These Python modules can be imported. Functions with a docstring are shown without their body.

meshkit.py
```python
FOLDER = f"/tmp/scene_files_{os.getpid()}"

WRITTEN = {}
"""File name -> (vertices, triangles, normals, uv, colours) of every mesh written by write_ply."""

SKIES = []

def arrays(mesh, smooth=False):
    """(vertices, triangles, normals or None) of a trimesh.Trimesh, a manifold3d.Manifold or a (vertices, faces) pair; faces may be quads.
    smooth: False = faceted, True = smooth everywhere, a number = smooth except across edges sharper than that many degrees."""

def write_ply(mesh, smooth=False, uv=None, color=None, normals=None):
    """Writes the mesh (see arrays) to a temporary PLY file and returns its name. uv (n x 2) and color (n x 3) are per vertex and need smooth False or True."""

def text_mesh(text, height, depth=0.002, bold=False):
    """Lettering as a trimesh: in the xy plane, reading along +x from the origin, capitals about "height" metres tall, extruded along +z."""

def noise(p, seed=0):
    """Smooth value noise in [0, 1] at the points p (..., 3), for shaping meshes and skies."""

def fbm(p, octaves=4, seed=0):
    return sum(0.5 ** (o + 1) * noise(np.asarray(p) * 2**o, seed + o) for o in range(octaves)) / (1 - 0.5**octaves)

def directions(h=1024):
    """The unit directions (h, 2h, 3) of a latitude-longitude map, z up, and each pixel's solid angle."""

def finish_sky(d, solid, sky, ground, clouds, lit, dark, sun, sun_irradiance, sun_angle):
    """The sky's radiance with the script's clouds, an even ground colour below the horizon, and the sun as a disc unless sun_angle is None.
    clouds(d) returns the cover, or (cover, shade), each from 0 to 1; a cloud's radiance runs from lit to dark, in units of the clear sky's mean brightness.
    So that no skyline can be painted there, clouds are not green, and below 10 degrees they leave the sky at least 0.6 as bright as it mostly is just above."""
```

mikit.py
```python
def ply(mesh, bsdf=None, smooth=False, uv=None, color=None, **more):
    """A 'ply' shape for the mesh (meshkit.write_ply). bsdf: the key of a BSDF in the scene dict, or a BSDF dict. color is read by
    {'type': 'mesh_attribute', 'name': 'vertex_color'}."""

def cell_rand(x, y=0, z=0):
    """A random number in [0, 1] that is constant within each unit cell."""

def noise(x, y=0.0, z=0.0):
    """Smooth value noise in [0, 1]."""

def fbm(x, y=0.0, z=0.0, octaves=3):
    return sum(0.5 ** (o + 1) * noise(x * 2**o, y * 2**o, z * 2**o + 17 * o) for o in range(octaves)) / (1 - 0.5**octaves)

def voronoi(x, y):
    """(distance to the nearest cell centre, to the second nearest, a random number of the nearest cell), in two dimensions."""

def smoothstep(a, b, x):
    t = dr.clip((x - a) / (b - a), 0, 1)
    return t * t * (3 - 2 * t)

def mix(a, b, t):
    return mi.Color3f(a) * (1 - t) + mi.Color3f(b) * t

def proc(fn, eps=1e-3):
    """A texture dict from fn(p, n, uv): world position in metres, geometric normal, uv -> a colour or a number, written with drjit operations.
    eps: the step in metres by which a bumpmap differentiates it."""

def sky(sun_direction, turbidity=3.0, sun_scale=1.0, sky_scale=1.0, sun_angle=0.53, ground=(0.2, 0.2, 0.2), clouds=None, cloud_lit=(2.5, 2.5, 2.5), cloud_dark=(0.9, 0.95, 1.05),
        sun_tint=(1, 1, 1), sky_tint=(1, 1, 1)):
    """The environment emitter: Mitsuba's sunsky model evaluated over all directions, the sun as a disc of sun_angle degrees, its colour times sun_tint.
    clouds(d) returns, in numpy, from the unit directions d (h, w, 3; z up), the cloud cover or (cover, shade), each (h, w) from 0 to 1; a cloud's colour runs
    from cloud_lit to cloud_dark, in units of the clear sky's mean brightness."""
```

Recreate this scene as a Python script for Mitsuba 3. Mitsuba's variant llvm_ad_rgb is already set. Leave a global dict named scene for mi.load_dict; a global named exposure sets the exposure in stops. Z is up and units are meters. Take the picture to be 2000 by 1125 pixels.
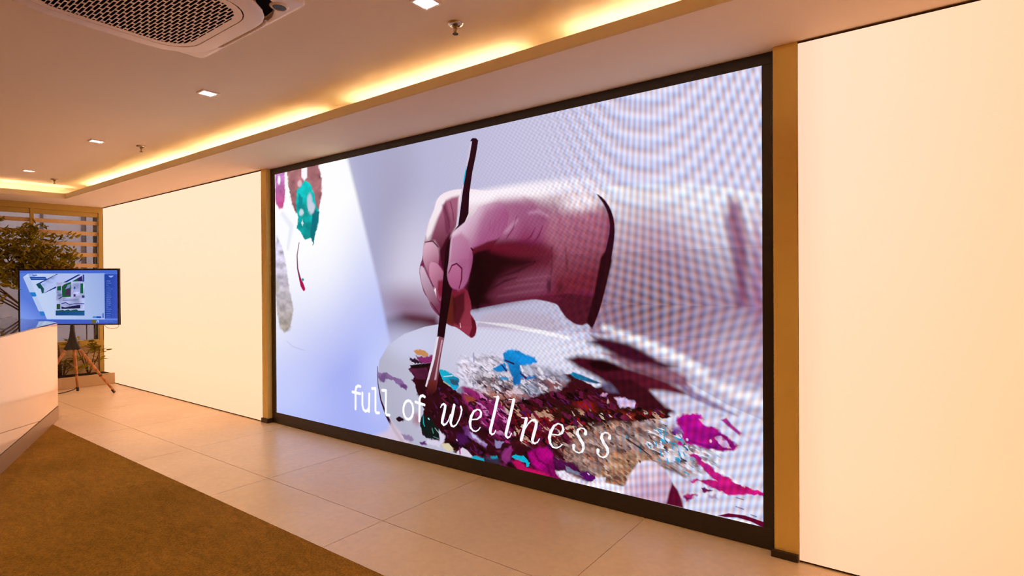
import math
import drjit as dr
import mitsuba as mi
import numpy as np
import shapely
import shapely.geometry as sg
import trimesh
import manifold3d as m3

import mikit
import meshkit
from mikit import fbm, mix, noise, proc, smoothstep, voronoi, cell_rand

rng = np.random.default_rng(7)
T = mi.ScalarTransform4f
V = lambda *a: np.array(a, float)

# ------------------------------------------------------------------ camera, sky, exposure
EYE = V(0, 0, 1.4)
LOOK = V(-0.592860, 0.805292, -0.004415)
UP = V(0.002269, 0.007152, 0.999972)
exposure = 0.0
scene = {
    "camera": {"type": "perspective", "fov": 85.41, "fov_axis": "x", "near_clip": 0.05, "far_clip": 200.0,
               "to_world": T().look_at(origin=EYE.tolist(), target=(EYE + LOOK).tolist(), up=UP.tolist())},
    "sky": {**mikit.sky((-0.8, 0.3, 0.25), turbidity=5, sun_scale=0.0, sky_scale=13, clouds=lambda d: 0.9 + 0.1 * meshkit.fbm(d * 3), cloud_lit=(1.1, 1.0, 1.06), cloud_dark=(0.7, 0.66, 0.74)), "sampling_weight": 0.6},
}
PANEL_LIGHT = V(1.34, 0.78, 0.56)
COVE_LIGHT = V(30, 23.5, 16.5)
DOWN_LIGHT = V(1450, 930, 400)
labels = {}
QUAD_UV = np.array([(0, 0), (1, 0), (1, 1), (0, 1)], float)


# ------------------------------------------------------------------ helpers
def tag(key, label=None, category=None, group=None, kind=None):
    labels[key] = {k: v for k, v in dict(label=label, category=category, group=group, kind=kind).items() if v}


def numbered(key):
    if key not in scene and key not in USED:
        USED.add(key)
        return key
    i = 1
    while f"{key}_{i:03d}" in scene or f"{key}_{i:03d}" in USED:
        i += 1
    USED.add(f"{key}_{i:03d}")
    return f"{key}_{i:03d}"


USED = set()


def obj(name, mesh, bsdf, parent=None, smooth=False, **more):
    key = numbered(f"{parent}__{name}" if parent else name)
    scene[key] = mikit.ply(mesh, bsdf, smooth=smooth, **more)
    return key


def thing(name, label, category, group=None):
    key = numbered(name)
    tag(key, label, category, group)
    return key


def cat(*ms):
    return trimesh.util.concatenate([m for m in ms])


def box(x0, x1, y0, y1, z0, z1, bevel=0.0):
    if not bevel:
        m = trimesh.creation.box((x1 - x0, y1 - y0, z1 - z0))
        m.apply_translation(((x0 + x1) / 2, (y0 + y1) / 2, (z0 + z1) / 2))
        return m
    b = min(bevel, (x1 - x0) / 2.01, (y1 - y0) / 2.01, (z1 - z0) / 2.01)
    p = []
    for x, sx in ((x0, 1), (x1, -1)):
        for y, sy in ((y0, 1), (y1, -1)):
            for z, sz in ((z0, 1), (z1, -1)):
                p += [(x, y + sy * b, z + sz * b), (x + sx * b, y, z + sz * b), (x + sx * b, y + sy * b, z)]
    return trimesh.convex.convex_hull(np.array(p))


def prism(poly, z0, z1):
    poly = sg.Polygon(poly) if not hasattr(poly, "geom_type") else poly
    polys = getattr(poly, "geoms", [poly])
    ms = [trimesh.creation.extrude_polygon(shapely.geometry.polygon.orient(g), z1 - z0, engine="earcut") for g in polys]
    m = cat(*ms)
    m.apply_translation((0, 0, z0))
    return m


def frame(m, origin, ex, ey, ez=(0, 0, 1)):
    """Carries a mesh from its own axes to axes ex, ey, ez at origin."""
    M = np.eye(4)
    M[:3, 0], M[:3, 1], M[:3, 2], M[:3, 3] = ex, ey, ez, origin
    m = m.copy()
    m.apply_transform(M)
    if np.linalg.det(M[:3, :3]) < 0:
        m.invert()
    return m


def tube(points, radii, sides=10, caps=True):
    p = np.asarray(points, float)
    r = np.broadcast_to(radii, (len(p),))
    t = np.gradient(p, axis=0)
    t /= np.linalg.norm(t, axis=1, keepdims=True)
    a = np.cross(t, V(0.13, 0.21, 0.97) if abs(t[0][2]) < 0.9 else V(0.97, 0.2, 0.1))
    a /= np.linalg.norm(a, axis=1, keepdims=True)
    b = np.cross(t, a)
    w = np.arange(sides) * 2 * np.pi / sides
    v = p[:, None] + r[:, None, None] * (np.cos(w)[None, :, None] * a[:, None] + np.sin(w)[None, :, None] * b[:, None])
    n = len(p)
    f = []
    for i in range(n - 1):
        for j in range(sides):
            q = [i * sides + j, i * sides + (j + 1) % sides, (i + 1) * sides + (j + 1) % sides, (i + 1) * sides + j]
            f += [(q[0], q[1], q[2]), (q[0], q[2], q[3])]
    v = v.reshape(-1, 3)
    if caps:
        v = np.vstack([v, p[:1], p[-1:]])
        f += [(len(v) - 2, (j + 1) % sides, j) for j in range(sides)]
        f += [(len(v) - 1, (n - 1) * sides + j, (n - 1) * sides + (j + 1) % sides) for j in range(sides)]
    m = trimesh.Trimesh(v, f, process=False)
    if m.volume < 0:
        m.invert()
    return m


def lathe(profile, at=(0, 0, 0), sections=28):
    m = trimesh.creation.revolve(np.asarray(profile, float), sections=sections)
    m.apply_translation(at)
    return m


def rsquare(hx, hy, r, n=7):
    """Outline of a rounded rectangle about the origin."""
    out = []
    for cx, cy, a0 in ((hx - r, hy - r, 0), (-hx + r, hy - r, 90), (-hx + r, -hy + r, 180), (hx - r, -hy + r, 270)):
        for k in range(n):
            a = math.radians(a0 + 90 * k / (n - 1))
            out.append((cx + r * math.cos(a), cy + r * math.sin(a)))
    return np.array(out)


def loft(loops, closed_bottom=True, closed_top=True):
    """Joins equal-length outlines (n x 3) in a row into one surface."""
    n = len(loops[0])
    v = np.vstack(loops)
    f = []
    for i in range(len(loops) - 1):
        for j in range(n):
            a, b, c, d = i * n + j, i * n + (j + 1) % n, (i + 1) * n + (j + 1) % n, (i + 1) * n + j
            f += [(a, b, c), (a, c, d)]
    for on, row in ((closed_bottom, 0), (closed_top, len(loops) - 1)):
        if on:
            v = np.vstack([v, loops[row].mean(0)])
            for j in range(n):
                a, b = row * n + j, row * n + (j + 1) % n
                f.append((len(v) - 1, b, a) if row == 0 else (len(v) - 1, a, b))
    m = trimesh.Trimesh(v, f, process=False)
    m.fix_normals()
    return m


def at(outline, z, cx=0, cy=0):
    return np.column_stack([outline[:, 0] + cx, outline[:, 1] + cy, np.full(len(outline), z)])


def principled(color, rough=0.5, spec=0.5, metal=0.0, **more):
    c = color if isinstance(color, dict) else {"type": "rgb", "value": list(map(float, color))}
    return {"type": "twosided", "b": {"type": "principled", "base_color": c, "roughness": rough, "specular": spec, "metallic": metal, **more}}


def bumped(inner, fn, height, eps=1e-3):
    return {"type": "twosided", "b": {"type": "bumpmap", "scale": float(height), "t": proc(fn, eps), "b": inner["b"] if inner["type"] == "twosided" else inner}}


def lamp(color):
    return {"type": "area", "radiance": {"type": "rgb", "value": list(map(float, color))}}


# ------------------------------------------------------------------ materials
def tile_color(p, n, uv):
    k = fbm(p.x * 1.7, p.y * 1.7, 0.0, octaves=4)
    s = fbm(p.x * 38, p.y * 38, 3.0, octaves=2)
    i = cell_rand(dr.floor((p.x + 1.332) / 1.256), dr.floor(p.y - 2.2))
    return mix((0.64, 0.49, 0.305), (0.78, 0.61, 0.385), k) * (0.95 + 0.10 * s) * (0.96 + 0.08 * i)


def tile_rough(p, n, uv):
    return 0.25 + 0.16 * fbm(p.x * 3, p.y * 3, 5.0, octaves=3)


def carpet_color(p, n, uv):
    k = fbm(p.x * 2.2, p.y * 2.2, 0.0, octaves=3)
    f = noise(p.x * 160, p.y * 160)
    g = fbm(p.x * 14 + p.y * 5, p.y * 34, 2.0, octaves=2)
    return mix((0.22, 0.110, 0.012), (0.34, 0.172, 0.028), k) * (0.70 + 0.6 * f) * (0.84 + 0.32 * g)


def carpet_pile(p, n, uv):
    return noise(p.x * 260, p.y * 260) + 0.6 * noise(p.x * 110, p.y * 110)


def plaster(p, n, uv):
    return 0.97 + 0.06 * (fbm(p.x * 1.3, p.y * 1.3, p.z * 1.3, octaves=3) - 0.5)


def stone_color(p, n, uv):
    k = fbm(p.x * 6, p.y * 6, p.z * 2.5, octaves=4)
    return mix((0.80, 0.58, 0.15), (0.90, 0.68, 0.22), k)


def wood_color(p, n, uv):
    g = fbm(p.x * 30, p.y * 30, p.z * 6, octaves=3)
    r = dr.sin(p.z * 40 + 14 * g) * 0.5 + 0.5
    return mix((0.34, 0.13, 0.035), (0.56, 0.25, 0.075), r)


def facade_color(p, n, uv):
    k = fbm(p.y * 1.5, p.z * 1.5, 4.0, octaves=3)
    return mix((0.42, 0.36, 0.37), (0.55, 0.47, 0.48), k)


def leaf_color(p, n, uv):
    k = noise(p.x * 9, p.y * 9, p.z * 9)
    return mix((0.075, 0.060, 0.006), (0.50, 0.39, 0.035), k)


def soil_color(p, n, uv):
    return mix((0.02, 0.014, 0.008), (0.06, 0.04, 0.02), noise(p.x * 50, p.y * 50, p.z * 50))


def panel_glow(p, n, uv):
    # the lamps sit behind the stretched cloth, away from its edges
    z = smoothstep(-0.25, 0.55, p.z) * 0.12 + 0.88
    cool = smoothstep(0.2, 2.4, p.z)
    c = mi.Color3f(*PANEL_LIGHT.tolist()) * mi.Color3f(1.0, 0.93 + 0.07 * cool, 0.80 + 0.20 * cool)
    return c * z


def panel_glow_near(p, n, uv):
    far = smoothstep(0.0, 1.3, p.x + 0.45)
    edge = 0.90 + 0.10 * smoothstep(-0.49, -0.34, p.x)
    return panel_glow(p, n, uv) * 0.96 * edge * mi.Color3f(1 - 0.06 * far, 1 - 0.15 * far, 1 - 0.34 * far)


scene.update({
    "m_ceiling": principled(proc(lambda p, n, uv: mi.Color3f(0.82, 0.68, 0.50) * plaster(p, n, uv)), 0.75, 0.25),
    "m_lip_lightened": principled((0.90, 0.74, 0.46), 0.6, 0.3),  # ceiling paint made lighter, its colour standing in for light on the lip
    "m_wall": principled(proc(lambda p, n, uv: mi.Color3f(0.72, 0.56, 0.40) * plaster(p, n, uv)), 0.7, 0.3),
    "m_tile": principled(proc(tile_color), proc(tile_rough), 0.5),
    "m_grout": principled((0.30, 0.20, 0.13), 0.9, 0.1),
    "m_carpet": bumped(principled(proc(carpet_color), 0.95, 0.08, sheen=0.25), carpet_pile, 0.004),
    "m_stone": principled(proc(stone_color), 0.5, 0.4),
    "m_dark_trim": principled((0.030, 0.018, 0.008), 0.45, 0.4),
    "m_gap": principled((0.02, 0.013, 0.008), 0.8, 0.1),
    "m_bezel": principled((0.022, 0.014, 0.008), 0.38, 0.45),
    "m_black": principled((0.010, 0.009, 0.009), 0.35, 0.5),
    "m_void": principled((0.004, 0.003, 0.002), 0.9, 0.05),
    "m_cloth": principled((0.10, 0.085, 0.07), 0.6, 0.3),
    "m_led": principled((0.006, 0.006, 0.006), 0.6, 0.06),
    "m_glossy_white": principled((0.78, 0.63, 0.46), 0.10, 0.55, clearcoat=0.8, clearcoat_gloss=0.96),
    "m_top_glass": principled((0.020, 0.014, 0.014), 0.03, 0.7, clearcoat=1.0, clearcoat_gloss=0.99),
    "m_plinth": principled((0.33, 0.22, 0.13), 0.4, 0.4),
    "m_window_frame": principled((0.56, 0.37, 0.075), 0.45, 0.4),
    "m_film": principled((0.78, 0.54, 0.27), 0.6, 0.3),
    "m_glass": {"type": "thindielectric", "int_ior": 1.5},
    "m_plastic": principled((0.80, 0.66, 0.53), 0.35, 0.5),
    "m_sensor": principled((0.006, 0.006, 0.016), 0.3, 0.15),
    "m_chrome": principled((0.62, 0.55, 0.46), 0.22, 0.5, 1.0),
    "m_brass": principled((0.42, 0.30, 0.14), 0.3, 0.5, 1.0),
    "m_reflector": principled((0.85, 0.76, 0.64), 0.25, 0.5, 0.6),
    "m_wood": principled(proc(wood_color), 0.4, 0.45),
    "m_leaf": {"type": "principledthin", "base_color": proc(leaf_color), "roughness": 0.45, "spec_trans": 0.0, "diff_trans": 0.5},
    "m_bark": principled((0.10, 0.055, 0.03), 0.85, 0.2),
    "m_soil": principled(proc(soil_color), 0.95, 0.1),
    "m_facade": principled(proc(facade_color), 0.7, 0.3),
    "m_facade_dark": principled((0.12, 0.09, 0.09), 0.6, 0.3),
    "m_planter": principled(proc(lambda p, n, uv: mi.Color3f(0.60, 0.43, 0.24) * plaster(p, n, uv)), 0.55, 0.35),
    "m_paving": principled((0.25, 0.22, 0.22), 0.8, 0.2),
    "m_white_cord": principled((0.6, 0.55, 0.5), 0.5, 0.4),
})

# ------------------------------------------------------------------ the setting: floor, carpet, walls, ceiling
WY, SOFFIT, TRAY = 3.096, 2.615, 2.82            # wall plane, low ceiling, raised ceiling
W0, WD, WN = V(-9.957, 3.092, 0), V(-0.142, -0.98987, 0), V(0.98987, -0.142, 0)      # the window wall: corner, along it, into the room
wp = lambda s, d=0.0, z=0.0: W0 + WD * s + WN * d + V(0, 0, z)

room = [tuple(wp(-0.3)[:2]), tuple(wp(7.4)[:2]), (3.6, tuple(wp(7.4))[1]), (3.6, 3.35)]
FRONT = wp(7.4)[1]
obj("floor", prism(room, -0.20, -0.006), "m_grout")
tag("floor", "large beige porcelain floor tiles in front of the screen wall", kind="structure")
inside = sg.Polygon(room)
joints = [-1.332 + 1.256 * k for k in range(-8, 5)]
for (y0, y1) in ((1.785, 2.200), (2.200, 3.19)):
    for a, b in zip(joints, joints[1:]):
        g = sg.box(a + 0.0018, y0 + (0.0018 if y0 > 2 else 0.0), b - 0.0018, y1 - 0.0018).intersection(inside)
        if g.area > 0.01:
            obj("tile", prism(g, -0.012, 0.0), "m_tile", "floor")
obj("carpet", prism(sg.box(-12, FRONT, 3.6, 1.783).intersection(inside), -0.010, 0.002), "m_carpet")
tag("carpet", "brown short-pile carpet laid flush beside the beige tiles", "carpet")

# screen wall: backing, two stone pilasters with dark bases, recess for the screen
obj("wall_back", cat(box(-10.6, -5.405, 3.16, 3.36, -0.1, 2.95), box(-5.405, -0.600, 3.20, 3.36, -0.1, 2.95), box(-0.600, 3.6, 3.16, 3.36, -0.1, 2.95)), "m_gap")
tag("wall_back", "long wall holding the big screen and two glowing panels", kind="structure")
obj("trim_1", box(-5.502, -5.407, WY, 3.20, 0.0, SOFFIT, 0.002), "m_stone")
tag("trim_1", "narrow tan stone pilaster at the far side of the big screen", kind="structure")
obj("trim_2", box(-0.609, -0.494, WY, 3.20, 0.0, SOFFIT, 0.002), "m_stone")
tag("trim_2", "tan stone pilaster at the near side of the big screen", kind="structure")
obj("baseboard_left", box(-5.512, -5.395, WY - 0.014, 3.142, 0.0, 0.046, 0.002), "m_dark_trim")
tag("baseboard_left", "dark base of the far pilaster", kind="structure")
obj("baseboard_right", box(-0.622, -0.497, WY - 0.020, 3.142, 0.0, 0.036, 0.002), "m_dark_trim")
tag("baseboard_right", "dark base of the near pilaster", kind="structure")

# the two backlit stretch-cloth panels
for x0, x1, glow, text in ((-9.955, -5.5035, panel_glow, "large backlit cream wall panel between the window and the far pilaster"),
                           (-0.4925, 3.4, panel_glow_near, "large backlit cream wall panel filling the right edge beside the near pilaster")):
    k = thing("light_panel", text, "light panel")
    z0, z1 = 0.010, SOFFIT - 0.012
    obj("frame", cat(box(x0, x1, WY + 0.003, 3.158, z0, z0 + 0.015), box(x0, x1, WY + 0.003, 3.158, z1 - 0.015, z1), box(x0, x0 + 0.015, WY + 0.003, 3.158, z0, z1), box(x1 - 0.015, x1, WY + 0.003, 3.158, z0, z1)), "m_cloth", k)
    face = trimesh.Trimesh([(x0, WY, z0), (x1, WY, z0), (x1, WY, z1), (x0, WY, z1)], [(0, 1, 2), (0, 2, 3)], process=False)
    obj("membrane", face, "m_cloth", k, uv=QUAD_UV, emitter={"type": "area", "radiance": proc(glow)})
    tag(f"{k}__membrane", "glowing stretched cloth")

# ceiling: tray, lower soffit along the walls, lip that hides the cove light
LY, LX0, LX1 = 2.481, (-9.349, 2.481), (-9.435, 1.832)
ldir = V(LX1[0] - LX0[0], LX1[1] - LX0[1], 0)
ldir /= np.linalg.norm(ldir)
YN = -0.33                                                 # the tray's edge on the camera's side
lip_end = tuple((V(*LX0, 0) + ldir * (LY - YN) / -ldir[1])[:2])
corner2 = lambda d: (LX0[0] - d * 1.15, LY + d)            # the tray's far corner moved outwards by d
out_end = lambda d: (lip_end[0] - 0.85 * d, YN - d)           # and its near corner
obj("tray", prism([(3.6, LY + 0.33), corner2(0.33), out_end(0.33), (3.6, lip_end[1])], TRAY, TRAY + 0.06), "m_ceiling", "ceiling")
tag("ceiling", "cream plaster ceiling with a raised tray and a glowing cove", kind="structure")
soffit = inside.difference(sg.Polygon([(3.7, LY), LX0, lip_end, (3.7, YN)]))
soffit = max(getattr(soffit, "geoms", [soffit]), key=lambda g: g.area)
soffit = soffit.difference(shapely.union_all([sg.box(x - 0.047, y - 0.047, x + 0.047, y + 0.047) for x in (-8.0, -5.6, -3.2, -0.8, 1.6) for y in (-1.7, -3.1)]))
obj("soffit", prism(soffit, SOFFIT, SOFFIT + 0.012), "m_ceiling", "ceiling")
obj("lip", prism(sg.Polygon([(3.6, LY), LX0, lip_end, (3.6, YN), (3.6, YN - 0.022), out_end(0.022), corner2(0.022), (3.6, LY + 0.022)]), SOFFIT + 0.0005, 2.684), "m_lip_lightened", "ceiling")
obj("cove_back", prism(sg.Polygon([(3.6, LY + 0.33), corner2(0.33), out_end(0.33), (3.6, YN - 0.33), (3.6, YN - 0.35), out_end(0.35), corner2(0.35), (3.6, LY + 0.35)]), SOFFIT + 0.012, TRAY + 0.06), "m_ceiling", "ceiling")

# lengths of LED strip lying in the cove
for i, (a, b) in enumerate(((-9.25, -6.08), (-6.00, -3.82), (-3.52, -1.88), (-1.60, -0.55), (-0.35, 2.2))):
    k = thing("led_strip", ("far length of warm LED strip in the cove, from the window corner", "second length of warm LED strip in the cove, above the left glowing panel", "middle length of warm LED strip in the cove, above the big screen", "fourth length of warm LED strip in the cove, at the top edge", "nearest length of warm LED strip in the cove, past the top edge")[i], "LED strip")
    obj("channel", box(a, b, 2.688, 2.712, SOFFIT + 0.012, SOFFIT + 0.094), "m_plastic", k)
    obj("diffuser", box(a + 0.004, b - 0.004, 2.691, 2.709, SOFFIT + 0.094, SOFFIT + 0.102), "m_plastic", k, emitter=lamp(COVE_LIGHT))
o = V(*corner2(0.215), 0)
k = thing("led_strip", "length of warm LED strip in the cove above the window", "LED strip")
side = V(ldir[1], -ldir[0], 0)
strip = lambda w, z0, z1: frame(box(0.06, 2.75, -w, w, z0, z1), o, ldir, V(-ldir[1], ldir[0], 0))
obj("channel", strip(0.012, SOFFIT + 0.012, SOFFIT + 0.094), "m_plastic", k)
obj("diffuser", strip(0.009, SOFFIT + 0.094, SOFFIT + 0.102), "m_plastic", k, emitter=lamp(COVE_LIGHT * 0.8))

for a, b in ((-9.2, -6.4), (-6.3, -3.4), (-3.3, -0.4), (-0.3, 2.6)):  # unseen strips added on the near side to brighten the tray ceiling
    k = thing("led_strip", "added unseen length of warm LED strip in the cove on the camera's side", "LED strip", "added cove strips outside the frame")
    obj("channel", box(a, b, YN - 0.231, YN - 0.207, SOFFIT + 0.012, SOFFIT + 0.094), "m_plastic", k)
    obj("diffuser", box(a + 0.004, b - 0.004, YN - 0.228, YN - 0.210, SOFFIT + 0.094, SOFFIT + 0.102), "m_plastic", k, emitter=lamp(COVE_LIGHT * V(1.8, 1.6, 1.2)))

# walls behind and beside the camera
obj("wall_right", box(3.6, 3.75, FRONT - 0.1, 3.36, -0.1, 2.95), "m_wall")
tag("wall_right", "plain beige wall", kind="structure")
obj("wall_front", box(wp(7.4)[0] - 0.2, 3.75, FRONT - 0.15, FRONT, -0.1, 2.95), "m_wall")
tag("wall_front", "plain beige wall", kind="structure")

# ------------------------------------------------------------------ window wall with planter
win = lambda m: frame(m, W0, WD, WN)                       # meshes in (along, into the room, up)
SILL, HEAD = 0.535, 2.53
obj("wall_left", cat(win(box(-0.02, 7.6, -0.22, -0.03, -0.1, SILL)), win(box(-0.02, 7.6, -0.22, -0.005, HEAD, 2.95))), "m_planter")
tag("wall_left", "short wall below and above the window", kind="structure")
bays = [(0.05, 0.79), (0.83, 2.60), (2.64, 4.40), (4.44, 6.2), (6.24, 7.5)]
tag("window_1", "brown-framed window with frosted bands on its glass", kind="structure")
obj("header", win(box(0.0, 7.5, -0.12, 0.0, HEAD, SOFFIT, 0.003)), "m_window_frame", "window_1")
obj("sill", win(box(0.0, 7.5, -0.14, 0.012, SILL, 0.622, 0.003)), "m_window_frame", "window_1")
obj("jamb", win(box(0.0, 0.05, -0.12, 0.0, 0.10, SOFFIT, 0.003)), "m_window_frame", "window_1")
for a, b in bays[:-1]:
    obj("mullion", win(box(b, b + 0.04, -0.12, 0.0, 0.622, HEAD, 0.003)), "m_window_frame", "window_1")
for a, b in bays[:3]:
    obj("top_rail", win(box(a, b, -0.10, -0.02, 2.466, HEAD, 0.003)), "m_window_frame", "window_1")
    pane = obj("pane", win(trimesh.Trimesh([(a, -0.06, 0.622), (b, -0.06, 0.622), (b, -0.06, 2.466), (a, -0.06, 2.466)], [(0, 1, 2), (0, 2, 3)], process=False)), "m_glass", "window_1")
    for j in range(6):
        z = 2.402 - 0.159 * j
        obj("frosted_band", win(box(a, b, -0.058, -0.056, z - 0.056, z)), "m_film", pane)
obj("wall_left__upper", win(box(4.44, 7.5, -0.12, -0.02, 0.622, HEAD)), "m_planter")

# planter trough in front of the window
pl = V(-9.507, 3.088, 0)
pdir = V(-0.043, -0.999, 0)
pquad = lambda d0, d1, z0, z1: prism([tuple((pl + V(-d0, 0, 0))[:2]), tuple((pl + V(-d1, 0, 0))[:2]), tuple((pl + pdir * 5.2 + V(-d1, 0, 0))[:2]), tuple((pl + pdir * 5.2 + V(-d0, 0, 0))[:2])], z0, z1)
pt = thing("planter", "long low cream planter trough under the window", "planter")
obj("front", pquad(0.0, 0.05, 0.0025, 0.158), "m_planter", pt)
obj("back", prism([tuple(wp(0.002, 0.002)[:2]), tuple(wp(0.002, 0.03)[:2]), tuple(wp(5.2, 0.03)[:2]), tuple(wp(5.2, 0.002)[:2])], 0.0025, 0.15), "m_planter", pt)
obj("soil", prism([tuple(wp(0.004, 0.032)[:2]), tuple((pl + V(-0.055, 0.0, 0))[:2]), tuple((pl + pdir * 5.15 + V(-0.055, 0, 0))[:2]), tuple(wp(5.15, 0.032)[:2])], 0.003, 0.142), "m_soil", pt)
tag(f"{pt}__soil", "dark planting soil")


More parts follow.
